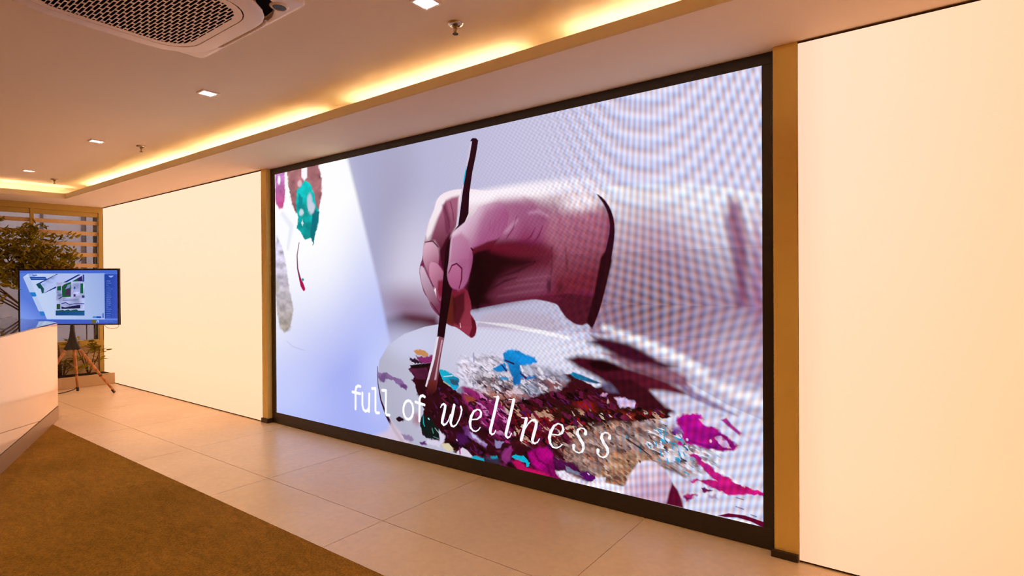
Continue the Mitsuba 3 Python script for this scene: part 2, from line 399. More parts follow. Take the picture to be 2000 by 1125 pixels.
# ------------------------------------------------------------------ the big LED screen
def painter(shapes, background, axis_u, axis_v, finish=None, warps=(0.012, 0.03)):
    """Emission of a screen: vector shapes (polygons, ellipses, strokes) in the screen's own metres, composited in order."""
    def lin(c):
        c = np.asarray(c, float) / 255
        return [float(v) for v in np.where(c < 0.04045, c / 12.92, ((c + 0.055) / 1.055) ** 2.4)]

    def poly(v, s, t, soft):
        q = [(v[i], v[i + 1]) for i in range(0, len(v), 2)]
        above = [mi.Float(b) > t for _, b in q]
        inside, near = mi.Bool(False), mi.Float(1e9)
        for i, (x1, y1) in enumerate(q):
            x0, y0 = q[i - 1]
            if y1 != y0:
                k = (x1 - x0) / (y1 - y0)
                inside ^= (above[i] ^ above[i - 1]) & (s < (t - y0) * k + x0)
            if soft > 0:
                ex, ey = x1 - x0, y1 - y0
                h = dr.clip(((s - x0) * ex + (t - y0) * ey) / (ex * ex + ey * ey + 1e-9), 0, 1)
                near = dr.minimum(near, dr.square(s - x0 - h * ex) + dr.square(t - y0 - h * ey))
        if soft == 0:
            return dr.select(inside, mi.Float(1), mi.Float(0))
        d = dr.sqrt(near)
        return smoothstep(-soft, soft, dr.select(inside, d, -d))

    def stroke(v, s, t, soft):
        best = mi.Float(1e9)
        q = [tuple(v[i:i + 3]) for i in range(0, len(v), 3)]
        for (x0, y0, r0), (x1, y1, r1) in zip(q, q[1:]):
            ex, ey = x1 - x0, y1 - y0
            h = dr.clip(((s - x0) * ex + (t - y0) * ey) / (ex * ex + ey * ey + 1e-9), 0, 1)
            best = dr.minimum(best, dr.sqrt(dr.square(s - x0 - h * ex) + dr.square(t - y0 - h * ey)) - (r0 + (r1 - r0) * h))
        return smoothstep(soft, -soft, best)

    def fn(p, n, uv):
        s, t = axis_u(p), axis_v(p)
        places = [(s, t)]
        for k, w in enumerate(warps):
            f = 0.6 / w
            places.append((s + w * 2 * (fbm(s * f, t * f, 3.1 + k, octaves=2) - 0.5), t + w * 2 * (fbm(s * f, t * f, 9.7 + k, octaves=2) - 0.5)))
        tone = [None, fbm(s * 22 - t * 8, t * 62 + s * 24, octaves=3), fbm(s * 9, t * 16, 4.0, octaves=3), fbm(s * 40, t * 60, 7.0, octaves=2)]
        dabs = []
        for k, (du, dv, turn) in enumerate(((0.075, 0.022, -0.40), (0.045, 0.015, -0.62))):      # short strokes of a loaded brush
            u, v = (s * math.cos(turn) + t * math.sin(turn)) / du, (t * math.cos(turn) - s * math.sin(turn)) / dv
            near, _, which = voronoi(u + 2.0 * (tone[2] - 0.5) + 5.3 * k, v + 2.5 * (tone[1] - 0.5))
            dabs.append((smoothstep(0.62, 0.42, near), which))
        c = background(s, t)
        for kind, v, c0, c1, g, soft, alpha, warp, tex in shapes:
            a, b = places[warp]
            if kind == "P":
                m = poly(v, a, b, soft)
            elif kind == "E":
                m = smoothstep(1 + soft, 1 - soft, dr.sqrt(dr.square((a - v[0]) / v[2]) + dr.square((b - v[1]) / v[3])))
            else:
                m = stroke(v, a, b, soft)
            ink = mi.Color3f(*lin(c0))
            if tex >= 4:                                  # scattered dabs: the share g of the strokes of one set
                m = m * dabs[tex % 2][0] * dr.select(dr.abs(dabs[tex % 2][1] - g[0]) < g[1], mi.Float(1), mi.Float(0))
            elif c1:
                ink = mix(ink, lin(c1), dr.clip(s * g[0] + t * g[1] + g[2], 0, 1))
            if 0 < tex < 4:
                ink = ink * dr.maximum(0, 1 + (0.0, 1.6, 1.3, 1.6)[tex] * (tone[tex] - 0.5))
            c = mix(c, ink, m * alpha)
        return finish(s, t, c) if finish else c
    return fn


def screen_background(s, t):
    return mi.Color3f(0.5, 0.46, 0.6) + 0 * s


def screen_finish(s, t, c):
    # the lamps of the LED wall, beating into rows, fans and bows of dots towards the near end
    a = smoothstep(-3.4, -1.5, s)
    x, y = s + 1.27, t - 1.28
    fan = x * (16 + 11 * dr.abs(y))
    dots = (t + 0.30 * x * dr.select(y > 0, mi.Float(1.0), mi.Float(-1.0))) / 0.058
    bow = (t - 1.5 * dr.square(x)) / 0.125
    top = smoothstep(1.5, 2.1, t)
    core = dr.exp(-dr.square(x / 0.30) - dr.square(y / 0.26))
    side = smoothstep(-2.3, -1.5, s)
    tint = []
    for o in (0.0, 0.8, 1.5):
        w = dr.sin(6.2832 * fan + o) + (0.75 - 0.4 * top) * dr.sin(6.2832 * dots + 0.6 * o) + 0.9 * top * dr.sin(6.2832 * bow + 0.7 * o)
        tint.append(w * (0.17 * side + 0.16 * core) + 0.05 * core * dr.sin(o * 2.0))
    fine = (1 - smoothstep(-1.9, -1.4, s)) * dr.sin(6.2832 * (s * 26 + t * 9)) * dr.sin(6.2832 * t * 29) * 0.16
    row = dr.select((t > 1.097) & (t < 1.600), mi.Float(0.82), mi.Float(1.0))
    c = c * mix((1, 1, 1), mi.Color3f(row, row * 0.98, row), smoothstep(-3.4, -2.4, s) * 0.75)
    grey = mi.luminance(c) * mi.Color3f(1.0, 0.94, 1.0)
    c = mix(c, grey, 0.3 * core)
    return c * dr.maximum(0.1, 1 + a * (mi.Color3f(*tint) + fine))


PICTURE = [
    ('P',[-4.4347,2.5894,-0.6605,2.6252,-0.6667,1.0071,-4.4578,0.7304],(172,172,206),(210,206,230),(0.3752,0.0164,1.4124),0.0,1,0,0),
    ('E',[-3.5302,1.9936,0.251,0.6818],(160,152,178),None,None,0.9,0.5,0,0),
    ('E',[-3.2625,1.4777,0.322,0.4534],(228,222,240),None,None,0.8,0.6,0,0),
    ('E',[-3.3543,1.1785,0.42,0.1879],(120,60,100),None,None,0.8,0.75,0,0),
    ('P',[-3.7348,0.9235,-3.6541,1.1276,-3.4148,1.177,-3.0659,1.1615,-3.0006,1.0758,-3.3563,0.9779,-3.5929,0.8366],(78,14,34),None,None,0.0454,1,0,0),
    ('P',[-5.6844,2.8191,-4.1618,2.5972,-4.0081,2.1767,-3.86,1.7622,-3.7298,1.3882,-3.6415,1.0934,-3.592,0.9142,-3.5561,0.7104,-3.5514,-0.0614,-5.7344,-0.4601],(252,252,255),(168,178,244),(0.4172,-0.666,3.1813),0.0344,1,0,0),
    ('E',[-4.6018,1.9825,0.4059,0.5816],(255,255,255),None,None,0.9,0.7,0,0),
    ('E',[-3.7043,0.698,0.2626,0.3937],(196,206,252),None,None,0.9,0.8,0,0),
    ('E',[-5.1408,0.3194,0.5487,0.3101],(198,208,254),None,None,0.9,0.7,0,0),
    ('P',[-5.3218,2.5891,-5.1493,2.5763,-5.1399,2.3189,-5.1874,2.1949,-5.2403,2.1922,-5.2931,2.2377,-5.3259,2.3004],(196,124,190),(196,70,130),(0.9002,-3.2493,12.8291),0.0139,1,1,2),
    ('E',[-5.2494,2.4873,0.0266,0.0444],(250,245,255),None,None,0.4,1,0,0),
    ('P',[-5.1104,2.5713,-4.8709,2.5761,-4.5797,2.5635,-4.5301,2.4113,-4.532,2.266,-4.5855,2.1113,-4.6488,2.1478,-4.9079,2.1169,-4.9636,2.1359,-5.0255,2.226,-5.0805,2.4038],(170,112,116),(150,96,104),(0.4753,-2.314,8.1706),0.013,1,1,2),
    ('P',[-4.7966,2.4341,-4.7076,2.38,-4.6444,2.2688,-4.6137,2.1621,-4.5683,2.1064,-4.5868,2.0046,-4.6345,1.904,-4.6709,1.8018,-4.7172,1.8705,-4.8043,1.8524,-4.8794,1.9366,-4.9409,1.9727,-4.9207,2.0822,-4.9595,2.2109,-4.9357,2.352,-4.8735,2.3809],(0,186,184),(0,150,150),(0.1732,-1.7994,5.1691),0.0077,1,1,2),
    ('P',[-4.6811,2.1507,-4.5741,2.1035,-4.5956,1.9966,-4.6403,1.9044,-4.6709,1.8018,-4.7226,1.9093,-4.6917,2.0121],(0,112,124),None,None,0.0127,1,1,0),
    ('P',[-4.9051,2.322,-4.8382,2.2707,-4.8518,2.1656,-4.9131,2.1888],(0,140,150),None,None,0.0131,1,1,0),
    ('P',[-4.8553,2.5918,-4.7616,2.5792,-4.7632,2.4565,-4.8118,2.4306,-4.8569,2.4714],(252,250,255),None,None,0.013,1,0,0),
    ('E',[-4.8885,2.4093,0.0369,0.032],(226,190,200),None,None,0.4,1,0,0),
    ('E',[-4.7245,2.221,0.0416,0.0734],(196,206,226),None,None,0.4,1,1,0),
    ('E',[-4.6958,2.152,0.0531,0.0523],(204,210,228),None,None,0.4,1,1,0),
    ('E',[-4.8615,2.1274,0.0367,0.0319],(200,220,228),None,None,0.4,1,1,0),
    ('E',[-4.8476,2.0233,0.0153,0.0284],(220,225,235),None,None,0.4,1,1,0),
    ('S',[-4.9055,1.831,0.0053,-4.9413,1.7073,0.008,-4.9337,1.5816,0.0106,-4.8918,1.4736,0.0158],(120,44,92),None,None,0.0066,1,0,0),
    ('S',[-4.8918,1.4736,0.0171,-4.8618,1.4199,0.0275,-4.8318,1.3807,0.0222],(176,12,76),None,None,0.0066,1,0,0),
    ('E',[-4.8489,1.4695,0.0214,0.0142],(40,150,160),None,None,0.5,1,0,0),
    ('P',[-5.2976,1.9253,-5.206,1.8093,-5.1363,1.6413,-5.0818,1.3847,-5.008,1.1857,-5.0613,1.0119,-5.1723,0.9359,-5.2572,1.0045,-5.3088,1.1425,-5.3448,1.4601,-5.3411,1.7221],(214,208,234),(170,160,158),(0.1778,-1.4046,3.4475),0.0173,1,1,2),
    ('E',[-5.1616,0.9989,0.0915,0.0441],(160,150,140),None,None,0.5,0.8,1,2),
    ('E',[-5.3051,1.4038,0.0471,0.0746],(180,170,160),None,None,0.5,0.7,1,0),
    ('S',[-5.1311,0.8535,0.0034,-5.0196,0.8053,0.0034,-4.8336,0.781,0.0026],(170,170,205),None,None,0.0069,0.6,0,0),
    ('S',[-5.1947,2.1403,0.0207,-5.0349,2.0006,0.0337,-5.1019,1.7862,0.0204],(222,226,244),None,None,0.0207,0.6,0,0),
    ('P',[-1.6661,2.0194,-1.3889,2.0044,-1.1064,1.9815,-0.8509,1.9299,-0.6434,1.8696,-0.6472,0.8468,-1.0815,0.9769,-1.3939,1.0782,-1.7084,1.0949,-1.598,1.3892,-1.5435,1.6753,-1.5597,1.8993],(226,226,238),(166,138,166),(-0.3244,-1.8216,3.1287),0.0123,1,0,0),
    ('E',[-1.3747,1.5737,0.2302,0.2779],(170,128,140),None,None,0.7,0.55,0,0),
    ('E',[-1.2004,1.3877,0.2162,0.3294],(168,130,160),None,None,0.8,0.7,0,0),
    ('P',[-0.8376,1.8754,-0.7845,1.8425,-0.7409,1.6329,-0.7475,1.2762,-0.8,1.2752,-0.8255,1.5537,-0.8652,1.7518],(128,62,104),None,None,0.0325,0.85,0,0),
    ('E',[-0.7005,1.4403,0.0255,0.3265],(160,90,140),None,None,0.8,0.6,0,0),
    ('E',[-1.4601,1.2318,0.2712,0.1255],(150,110,135),None,None,0.8,0.7,0,0),
    ('S',[-1.5995,1.132,0.0169,-1.3285,1.057,0.0189,-1.1112,0.9747,0.0238,-0.8555,0.8247,0.0276,-0.6475,0.7659,0.0312],(240,236,246),None,None,0.0271,1,0,0),
    ('E',[-0.9101,0.89,0.0444,0.0284],(140,110,150),None,None,0.8,0.7,0,0),
    ('E',[-0.801,1.0251,0.1594,0.1668],(196,180,200),None,None,0.8,0.6,0,0),
    ('P',[-3.7579,0.6275,-3.7299,0.766,-3.6177,0.9041,-3.4165,1.0085,-3.1795,1.0767,-2.9569,1.1131,-2.6472,1.1392,-2.318,1.132,-2.06,1.0997,-1.8599,1.0678,-1.6359,1.027,-1.4277,0.9828,-1.2338,0.9175,-1.0821,0.8477,-0.8559,0.7404,-0.623,0.6615,-0.6253,0.0427,-2.0676,0.0008,-3.4878,0.0354,-3.5613,0.2032,-3.6627,0.31,-3.733,0.4762],(178,178,200),(210,210,232),(0.7568,0.3342,2.5529),0.0047,1,0,0),
    ('E',[-3.3268,0.9378,0.2979,0.1249],(205,208,240),None,None,0.8,0.7,0,0),
    ('E',[-2.5033,0.9844,0.3316,0.1262],(208,208,230),None,None,0.8,0.7,0,0),
    ('E',[-1.8607,0.9536,0.3493,0.0941],(220,220,236),None,None,0.8,0.8,0,0),
    ('P',[-2.6476,1.0899,-1.9784,1.0826,-1.8986,1.12,-1.9979,1.1984,-2.3173,1.2259,-2.5978,1.1822],(196,184,206),None,None,0.0236,1,0,0),
    ('P',[-2.6472,1.1354,-2.318,1.1284,-2.06,1.0962,-1.8599,1.0645,-1.8523,1.0414,-2.0602,1.0684,-2.3182,1.0995],(250,248,252),None,None,0.0077,0.8,0,0),
    ('S',[-3.757,0.7111,0.0038,-3.7518,0.5709,0.0049,-3.7138,0.4258,0.0086,-3.6434,0.3039,0.0138,-3.5488,0.1965,0.0167,-3.4256,0.0967,0.0183],(48,8,44),None,None,0.0043,1,0,0),
    ('P',[-1.7085,1.0883,-1.6357,1.0658,-1.4275,1.0265,-1.3289,0.9895,-1.2027,0.92,-1.3947,0.9292,-1.6003,1.0033],(92,50,80),None,None,0.0163,0.8,0,0),
    ('P',[-1.6183,0.9699,-1.4276,1.0015,-1.2338,0.9295,-1.082,0.8741,-1.0529,0.8039,-1.2343,0.8299,-1.4283,0.8828],(126,60,84),None,None,0.0218,0.9,0,0),
    ('P',[-1.7236,1.0351,-1.6357,1.0691,-1.5124,1.0595,-1.4207,1.0394,-1.345,1.0069,-1.2493,0.9525,-1.1355,0.9255,-1.2028,0.905,-1.3035,0.924,-1.4113,0.9279,-1.5026,0.9524,-1.6003,0.9969],(60,6,32),None,None,0.029,1,0,0),
    ('P',[-1.8765,0.9155,-1.7917,0.9449,-1.6873,0.9424,-1.5654,0.9287,-1.4552,0.8994,-1.323,0.8734,-1.2031,0.842,-1.112,0.8035,-1.0589,0.7681,-1.1272,0.7605,-1.2159,0.7685,-1.2915,0.7664,-1.279,0.719,-1.2101,0.679,-1.155,0.6562,-1.2351,0.6577,-1.35,0.6799,-1.4698,0.703,-1.5594,0.7438,-1.6158,0.7959,-1.7027,0.8333,-1.7922,0.8652],(66,7,28),(92,20,40),(1.9898,-0.6165,3.7444),0.0257,1,0,0),
    ('P',[-1.7169,0.9108,-1.615,0.9282,-1.5305,0.9059,-1.4757,0.8725,-1.6012,0.8552,-1.6878,0.8673],(26,0,6),None,None,0.0169,1,0,0),
    ('P',[-1.566,0.8135,-1.4286,0.8203,-1.3236,0.7629,-1.2664,0.6901,-1.4293,0.7077,-1.5141,0.7487],(40,2,14),None,None,0.0194,1,0,0),
    ('P',[-1.7107,0.7276,-1.5839,0.7797,-1.4286,0.8203,-1.2504,0.7375,-1.1549,0.6651,-1.2042,0.6317,-1.3964,0.6245,-1.6025,0.6297,-1.7482,0.6642],(56,7,22),None,None,0.013,1,0,0),
    ('P',[-1.148,0.8473,-1.047,0.7986,-0.9108,0.7393,-0.8024,0.6857,-0.9109,0.7052,-1.0531,0.7513],(110,66,120),None,None,0.0143,0.75,0,0),
    ('P',[-1.282,0.7491,-1.1423,0.7706,-0.9953,0.7233,-0.8562,0.67,-1.083,0.6597,-1.2039,0.6828],(196,186,210),None,None,0.0148,0.7,0,0),
    ('P',[-2.2801,0.2427,-2.0647,0.4187,-1.7866,0.5435,-1.5674,0.5829,-1.331,0.5839,-1.1132,0.5612,-0.9537,0.5048,-0.9066,0.4217,-1.0552,0.2922,-1.3259,0.339,-1.3984,0.254,-1.4832,0.1426,-1.6775,0.1437,-1.9446,0.1468],(146,114,104),(150,128,128),(1.1846,0.2034,2.193),0.0164,1,2,1),
    ('P',[-1.5336,0.3709,-1.2365,0.3917,-1.3984,0.254,-1.4831,0.1521,-1.6775,0.1503],(176,130,96),None,None,0.0262,0.8,1,1),
    ('P',[-1.1135,0.5021,-0.8568,0.5152,-0.9124,0.3637,-1.0699,0.3039,-1.2053,0.3972],(206,208,226),None,None,0.0233,0.9,1,1),
    ('P',[-3.3709,0.7218,-3.3227,0.755,-3.1196,0.7957,-3.0255,0.747,-2.9718,0.6602,-2.9078,0.6193,-2.8033,0.5875,-2.5063,0.6128,-2.2773,0.6204,-2.1253,0.7184,-1.9805,0.781,-1.881,0.8241,-1.7925,0.8053,-1.7104,0.767,-1.6162,0.7281,-1.48,0.7082,-1.3241,0.677,-1.204,0.6678,-1.1734,0.6269,-1.3637,0.5794,-1.603,0.5459,-1.8255,0.4211,-1.904,0.3073,-1.8658,0.1623,-1.9935,0.0512,-2.6071,0.0356,-2.9871,0.1691,-3.2108,0.2061,-3.2333,0.2767,-3.1973,0.413,-3.2718,0.5193,-3.2945,0.5997,-3.3357,0.6372,-3.2998,0.6655],(44,3,16),(58,8,20),(0.6038,0.029,1.906),0.0064,1,1,2),
    ('P',[-2.278,0.5305,-1.8242,0.6219,-1.3962,0.6494,-1.2041,0.6497,-1.2354,0.6154,-1.6031,0.533,-1.8256,0.401,-2.0649,0.384,-2.3236,0.3872],(50,14,12),None,None,0.0245,1,1,1),
    ('E',[-1.7373,0.626,0.0597,0.0297],(150,24,12),None,None,0.8,0.9,1,0),
    ('E',[-1.4467,0.5991,0.1013,0.022],(120,30,18),None,None,0.8,0.8,1,1),
    ('P',[-2.8029,0.638,-2.6512,0.6498,-2.5445,0.6011,-2.3905,0.5344,-2.3007,0.4555,-2.2794,0.3435,-2.4384,0.2965,-2.6042,0.3908,-2.7125,0.475,-2.7932,0.5576],(146,34,104),(112,8,66),(1.7816,-1.746,5.8781),0.0127,1,1,2),
    ('P',[-2.7776,0.5826,-2.6916,0.5731,-2.6227,0.5242,-2.6772,0.51,-2.7525,0.5392],(150,70,20),None,None,0.011,0.8,1,0),
    ('P',[-2.3906,0.5161,-2.1479,0.526,-1.9423,0.4984,-1.9033,0.409,-2.0655,0.3074,-2.2796,0.3075],(92,6,24),None,None,0.0269,0.9,1,1),
    ('P',[-2.801,0.8513,-2.5039,0.9101,-2.2753,0.8897,-2.1034,0.8464,-1.9401,0.8257,-1.8618,0.7787,-1.9408,0.7201,-2.1469,0.6599,-2.2774,0.6096,-2.5065,0.5942,-2.7515,0.6548,-2.8541,0.7303],(206,200,218),(150,146,166),(1.8221,-2.5564,6.8728),0.0281,1,2,1),
    ('P',[-2.6754,0.7273,-2.5051,0.7615,-2.3209,0.7419,-2.277,0.6599,-2.4358,0.628,-2.6265,0.6561],(112,96,100),None,None,0.025,0.8,1,1),
    ('P',[-2.5539,0.63,-2.3666,0.672,-2.2772,0.6311,-2.2556,0.5691,-2.3902,0.5673,-2.5303,0.5803],(150,92,84),None,None,0.0123,0.9,1,1),
    ('P',[-2.2987,0.726,-2.1465,0.7162,-2.0629,0.6761,-2.1471,0.6352,-2.2334,0.6075,-2.2992,0.6539],(150,156,176),None,None,0.0117,1,1,1),
    ('P',[-2.1041,0.7485,-1.9604,0.7761,-1.8776,0.7435,-1.9811,0.6919,-2.0793,0.7091],(140,86,92),None,None,0.0187,1,1,1),
    ('P',[-2.7757,0.8068,-2.5045,0.8433,-2.2759,0.8107,-2.0621,0.7942,-1.9008,0.7817,-1.921,0.7119,-2.147,0.6458,-2.2775,0.5952,-2.5065,0.5831,-2.7262,0.642],(60,44,64),None,(0.12,0.1),0.02,0.6,0,4),
    ('P',[-2.7757,0.8068,-2.5045,0.8433,-2.2759,0.8107,-2.0621,0.7942,-1.9008,0.7817,-1.921,0.7119,-2.147,0.6458,-2.2775,0.5952,-2.5065,0.5831,-2.7262,0.642],(236,230,240),None,(0.35,0.11),0.02,0.6,0,4),
    ('P',[-2.7757,0.8068,-2.5045,0.8433,-2.2759,0.8107,-2.0621,0.7942,-1.9008,0.7817,-1.921,0.7119,-2.147,0.6458,-2.2775,0.5952,-2.5065,0.5831,-2.7262,0.642],(146,104,104),None,(0.56,0.07),0.02,0.6,0,4),
    ('P',[-2.7757,0.8068,-2.5045,0.8433,-2.2759,0.8107,-2.0621,0.7942,-1.9008,0.7817,-1.921,0.7119,-2.147,0.6458,-2.2775,0.5952,-2.5065,0.5831,-2.7262,0.642],(70,60,84),None,(0.2,0.08),0.02,0.6,0,5),
    ('P',[-2.7757,0.8068,-2.5045,0.8433,-2.2759,0.8107,-2.0621,0.7942,-1.9008,0.7817,-1.921,0.7119,-2.147,0.6458,-2.2775,0.5952,-2.5065,0.5831,-2.7262,0.642],(232,226,238),None,(0.6,0.125),0.02,0.6,0,5),
    ('P',[-2.651,0.6802,-2.3212,0.7057,-2.1898,0.6481,-2.234,0.5361,-2.3906,0.5161,-2.5784,0.5822],(40,10,30),None,(0.1,0.1),0.0205,0.9,0,5),
    ('P',[-2.651,0.6802,-2.3212,0.7057,-2.1898,0.6481,-2.234,0.5361,-2.3906,0.5161,-2.5784,0.5822],(170,110,96),None,(0.45,0.125),0.0205,0.9,0,5),
    ('P',[-2.651,0.6802,-2.3212,0.7057,-2.1898,0.6481,-2.234,0.5361,-2.3906,0.5161,-2.5784,0.5822],(216,190,200),None,(0.75,0.09),0.0205,0.9,0,4),
    ('P',[-3.1836,0.6395,-2.8034,0.5797,-2.2774,0.6096,-1.9807,0.7399,-1.7106,0.7342,-1.2351,0.6638,-1.2354,0.6033,-1.8255,0.4211,-1.8848,0.243,-1.9853,0.0701,-2.5106,0.0729,-2.9653,0.1847,-3.1288,0.4218],(110,22,64),None,(0.15,0.09),0.0194,0.7,0,4),
    ('P',[-3.1836,0.6395,-2.8034,0.5797,-2.2774,0.6096,-1.9807,0.7399,-1.7106,0.7342,-1.2351,0.6638,-1.2354,0.6033,-1.8255,0.4211,-1.8848,0.243,-1.9853,0.0701,-2.5106,0.0729,-2.9653,0.1847,-3.1288,0.4218],(8,0,4),None,(0.4,0.1),0.0194,0.9,0,4),
    ('P',[-3.1836,0.6395,-2.8034,0.5797,-2.2774,0.6096,-1.9807,0.7399,-1.7106,0.7342,-1.2351,0.6638,-1.2354,0.6033,-1.8255,0.4211,-1.8848,0.243,-1.9853,0.0701,-2.5106,0.0729,-2.9653,0.1847,-3.1288,0.4218],(84,20,84),None,(0.62,0.06),0.0194,0.7,0,5),
    ('P',[-2.3905,0.5344,-1.9022,0.5785,-1.2352,0.6487,-1.1736,0.597,-1.5328,0.5143,-1.8257,0.3876,-2.1073,0.2899,-2.3242,0.3075],(140,14,26),None,(0.12,0.08),0.0177,0.9,0,5),
    ('P',[-2.3905,0.5344,-1.9022,0.5785,-1.2352,0.6487,-1.1736,0.597,-1.5328,0.5143,-1.8257,0.3876,-2.1073,0.2899,-2.3242,0.3075],(190,146,122),None,(0.3,0.05),0.0177,0.9,0,4),
    ('P',[-2.3905,0.5344,-1.9022,0.5785,-1.2352,0.6487,-1.1736,0.597,-1.5328,0.5143,-1.8257,0.3876,-2.1073,0.2899,-2.3242,0.3075],(14,4,6),None,(0.55,0.15),0.0177,0.9,0,4),
    ('P',[-2.3905,0.5344,-1.9022,0.5785,-1.2352,0.6487,-1.1736,0.597,-1.5328,0.5143,-1.8257,0.3876,-2.1073,0.2899,-2.3242,0.3075],(206,186,170),None,(0.75,0.035),0.0177,0.9,0,5),
    ('P',[-1.9833,0.3623,-1.7869,0.4936,-1.5326,0.5557,-1.2045,0.5716,-0.9963,0.5151,-0.94,0.4299,-1.0699,0.3039,-1.3259,0.3297,-1.4831,0.1584,-1.7142,0.1592,-1.9444,0.1809],(66,36,34),None,(0.12,0.09),0.0162,0.6,0,5),
    ('P',[-1.9833,0.3623,-1.7869,0.4936,-1.5326,0.5557,-1.2045,0.5716,-0.9963,0.5151,-0.94,0.4299,-1.0699,0.3039,-1.3259,0.3297,-1.4831,0.1584,-1.7142,0.1592,-1.9444,0.1809],(206,180,170),None,(0.38,0.08),0.0162,0.6,0,4),
    ('P',[-1.9833,0.3623,-1.7869,0.4936,-1.5326,0.5557,-1.2045,0.5716,-0.9963,0.5151,-0.94,0.4299,-1.0699,0.3039,-1.3259,0.3297,-1.4831,0.1584,-1.7142,0.1592,-1.9444,0.1809],(96,60,60),None,(0.6,0.08),0.0162,0.6,0,4),
    ('P',[-1.9833,0.3623,-1.7869,0.4936,-1.5326,0.5557,-1.2045,0.5716,-0.9963,0.5151,-0.94,0.4299,-1.0699,0.3039,-1.3259,0.3297,-1.4831,0.1584,-1.7142,0.1592,-1.9444,0.1809],(190,120,90),None,(0.8,0.06),0.0162,0.6,0,5),
    ('P',[-1.397,0.5032,-1.2045,0.5626,-1.0688,0.5386,-1.0548,0.38,-1.1747,0.3578,-1.2997,0.411],(20,160,205),None,(0.25,0.08),0.0152,0.9,0,5),
    ('P',[-1.397,0.5032,-1.2045,0.5626,-1.0688,0.5386,-1.0548,0.38,-1.1747,0.3578,-1.2997,0.411],(230,226,240),None,(0.5,0.1),0.0152,0.9,0,4),
    ('P',[-1.397,0.5032,-1.2045,0.5626,-1.0688,0.5386,-1.0548,0.38,-1.1747,0.3578,-1.2997,0.411],(30,24,40),None,(0.75,0.07),0.0152,0.9,0,5),
    ('P',[-2.7773,0.6213,-2.554,0.615,-2.323,0.4705,-2.3015,0.3472,-2.5086,0.3225,-2.7275,0.4922],(206,130,190),None,(0.2,0.08),0.0211,0.8,0,4),
    ('P',[-2.7773,0.6213,-2.554,0.615,-2.323,0.4705,-2.3015,0.3472,-2.5086,0.3225,-2.7275,0.4922],(60,4,40),None,(0.5,0.1),0.0211,0.8,0,5),
    ('P',[-2.1497,0.2651,-1.8648,0.314,-1.789,0.1607,-1.9854,0.0529,-2.237,0.1251],(60,0,40),None,(0.3,0.125),0.0187,0.7,0,4),
    ('P',[-2.3995,0.9157,-2.3555,0.9419,-2.2837,0.9494,-2.2137,0.9283,-2.1248,0.9063,-2.1075,0.874,-2.2143,0.8458,-2.2492,0.8459,-2.2495,0.8058,-2.2079,0.7696,-2.1055,0.7791,-2.1462,0.7584,-2.2429,0.7493,-2.2572,0.7136,-2.307,0.6913,-2.3165,0.7538,-2.342,0.8037,-2.3562,0.8489,-2.3926,0.8578],(10,138,208),(8,110,186),(1.8237,-3.7388,7.7742),0.0087,1,1,2),
    ('P',[-2.4935,0.7996,-2.437,0.8308,-2.3926,0.8519,-2.3602,0.7963,-2.4005,0.784,-2.4598,0.7789],(16,128,198),None,None,0.0062,1,1,0),
    ('E',[-2.3935,0.7379,0.044,0.0094],(20,140,200),None,None,0.5,0.9,1,0),
    ('S',[-2.3779,0.8676,0.0057,-2.3058,0.85,0.0072],(40,30,80),None,None,0.0033,1,0,0),
    ('S',[-2.4111,0.8329,0.0049,-2.3711,0.7953,0.0065],(30,30,90),None,None,0.0033,1,0,0),
    ('S',[-2.2496,0.7887,0.0048,-2.2011,0.7589,0.0071],(60,20,60),None,None,0.0032,1,0,0),
    ('S',[-2.2457,0.8376,0.0063,-2.2285,0.8076,0.0095],(226,226,236),None,None,0.0032,1,0,0),
    ('S',[-2.1936,0.839,0.0156,-2.146,0.7922,0.0155],(196,206,226),None,None,0.0117,0.8,1,0),
    ('S',[-2.0951,0.8331,0.0115,-2.0653,0.805,0.0114],(226,222,232),None,None,0.0076,1,0,0),
    ('S',[-2.6749,0.8971,0.0061,-2.6715,0.8364,0.007],(140,140,176),None,None,0.0061,0.8,0,0),
    ('E',[-2.6009,0.8027,0.0109,0.0109],(70,90,110),None,None,0.6,0.8,0,0),
    ('P',[-1.8455,0.817,-1.829,0.8352,-1.7482,0.8164,-1.6748,0.7953,-1.6234,0.7819,-1.6543,0.7742,-1.7378,0.7822,-1.8129,0.7963],(6,124,170),(30,70,100),(4.8133,-0.8906,9.5588),0.0056,1,0,0),
    ('P',[-1.6337,0.7809,-1.5728,0.796,-1.5233,0.7602,-1.5038,0.7307,-1.5632,0.7287,-1.6033,0.7426],(96,88,120),None,None,0.0134,0.8,0,0),
    ('P',[-1.5286,0.7008,-1.4747,0.7115,-1.3889,0.686,-1.4032,0.6577,-1.4848,0.643,-1.5091,0.667],(216,190,230),None,None,0.0082,0.95,1,0),
    ('E',[-1.6035,0.7105,0.0183,0.0138],(216,150,190),None,None,0.5,0.9,1,0),
    ('E',[-1.576,0.6726,0.007,0.0137],(190,150,140),None,None,0.5,0.8,1,0),
    ('P',[-3.0318,0.7471,-2.9678,0.75,-2.8882,0.7216,-2.816,0.6909,-2.8197,0.6408,-2.8612,0.6015,-2.9231,0.626,-2.9802,0.654,-3.0053,0.7026],(14,164,190),(10,150,190),(4.0108,-3.0148,14.3649),0.0055,1,1,2),
    ('P',[-2.9225,0.6891,-2.8216,0.6821,-2.8275,0.64,-2.8889,0.6421],(40,80,110),None,None,0.0082,1,1,0),
    ('S',[-2.9798,0.6964,0.0023,-2.8883,0.7133,0.0055],(190,225,235),None,None,0.0037,0.9,0,0),
    ('S',[-2.9802,0.6583,0.0056,-2.9117,0.6314,0.0055],(190,180,150),None,None,0.0037,0.8,0,0),
    ('E',[-2.8112,0.6086,0.0331,0.0215],(120,124,150),None,None,0.6,0.9,1,0),
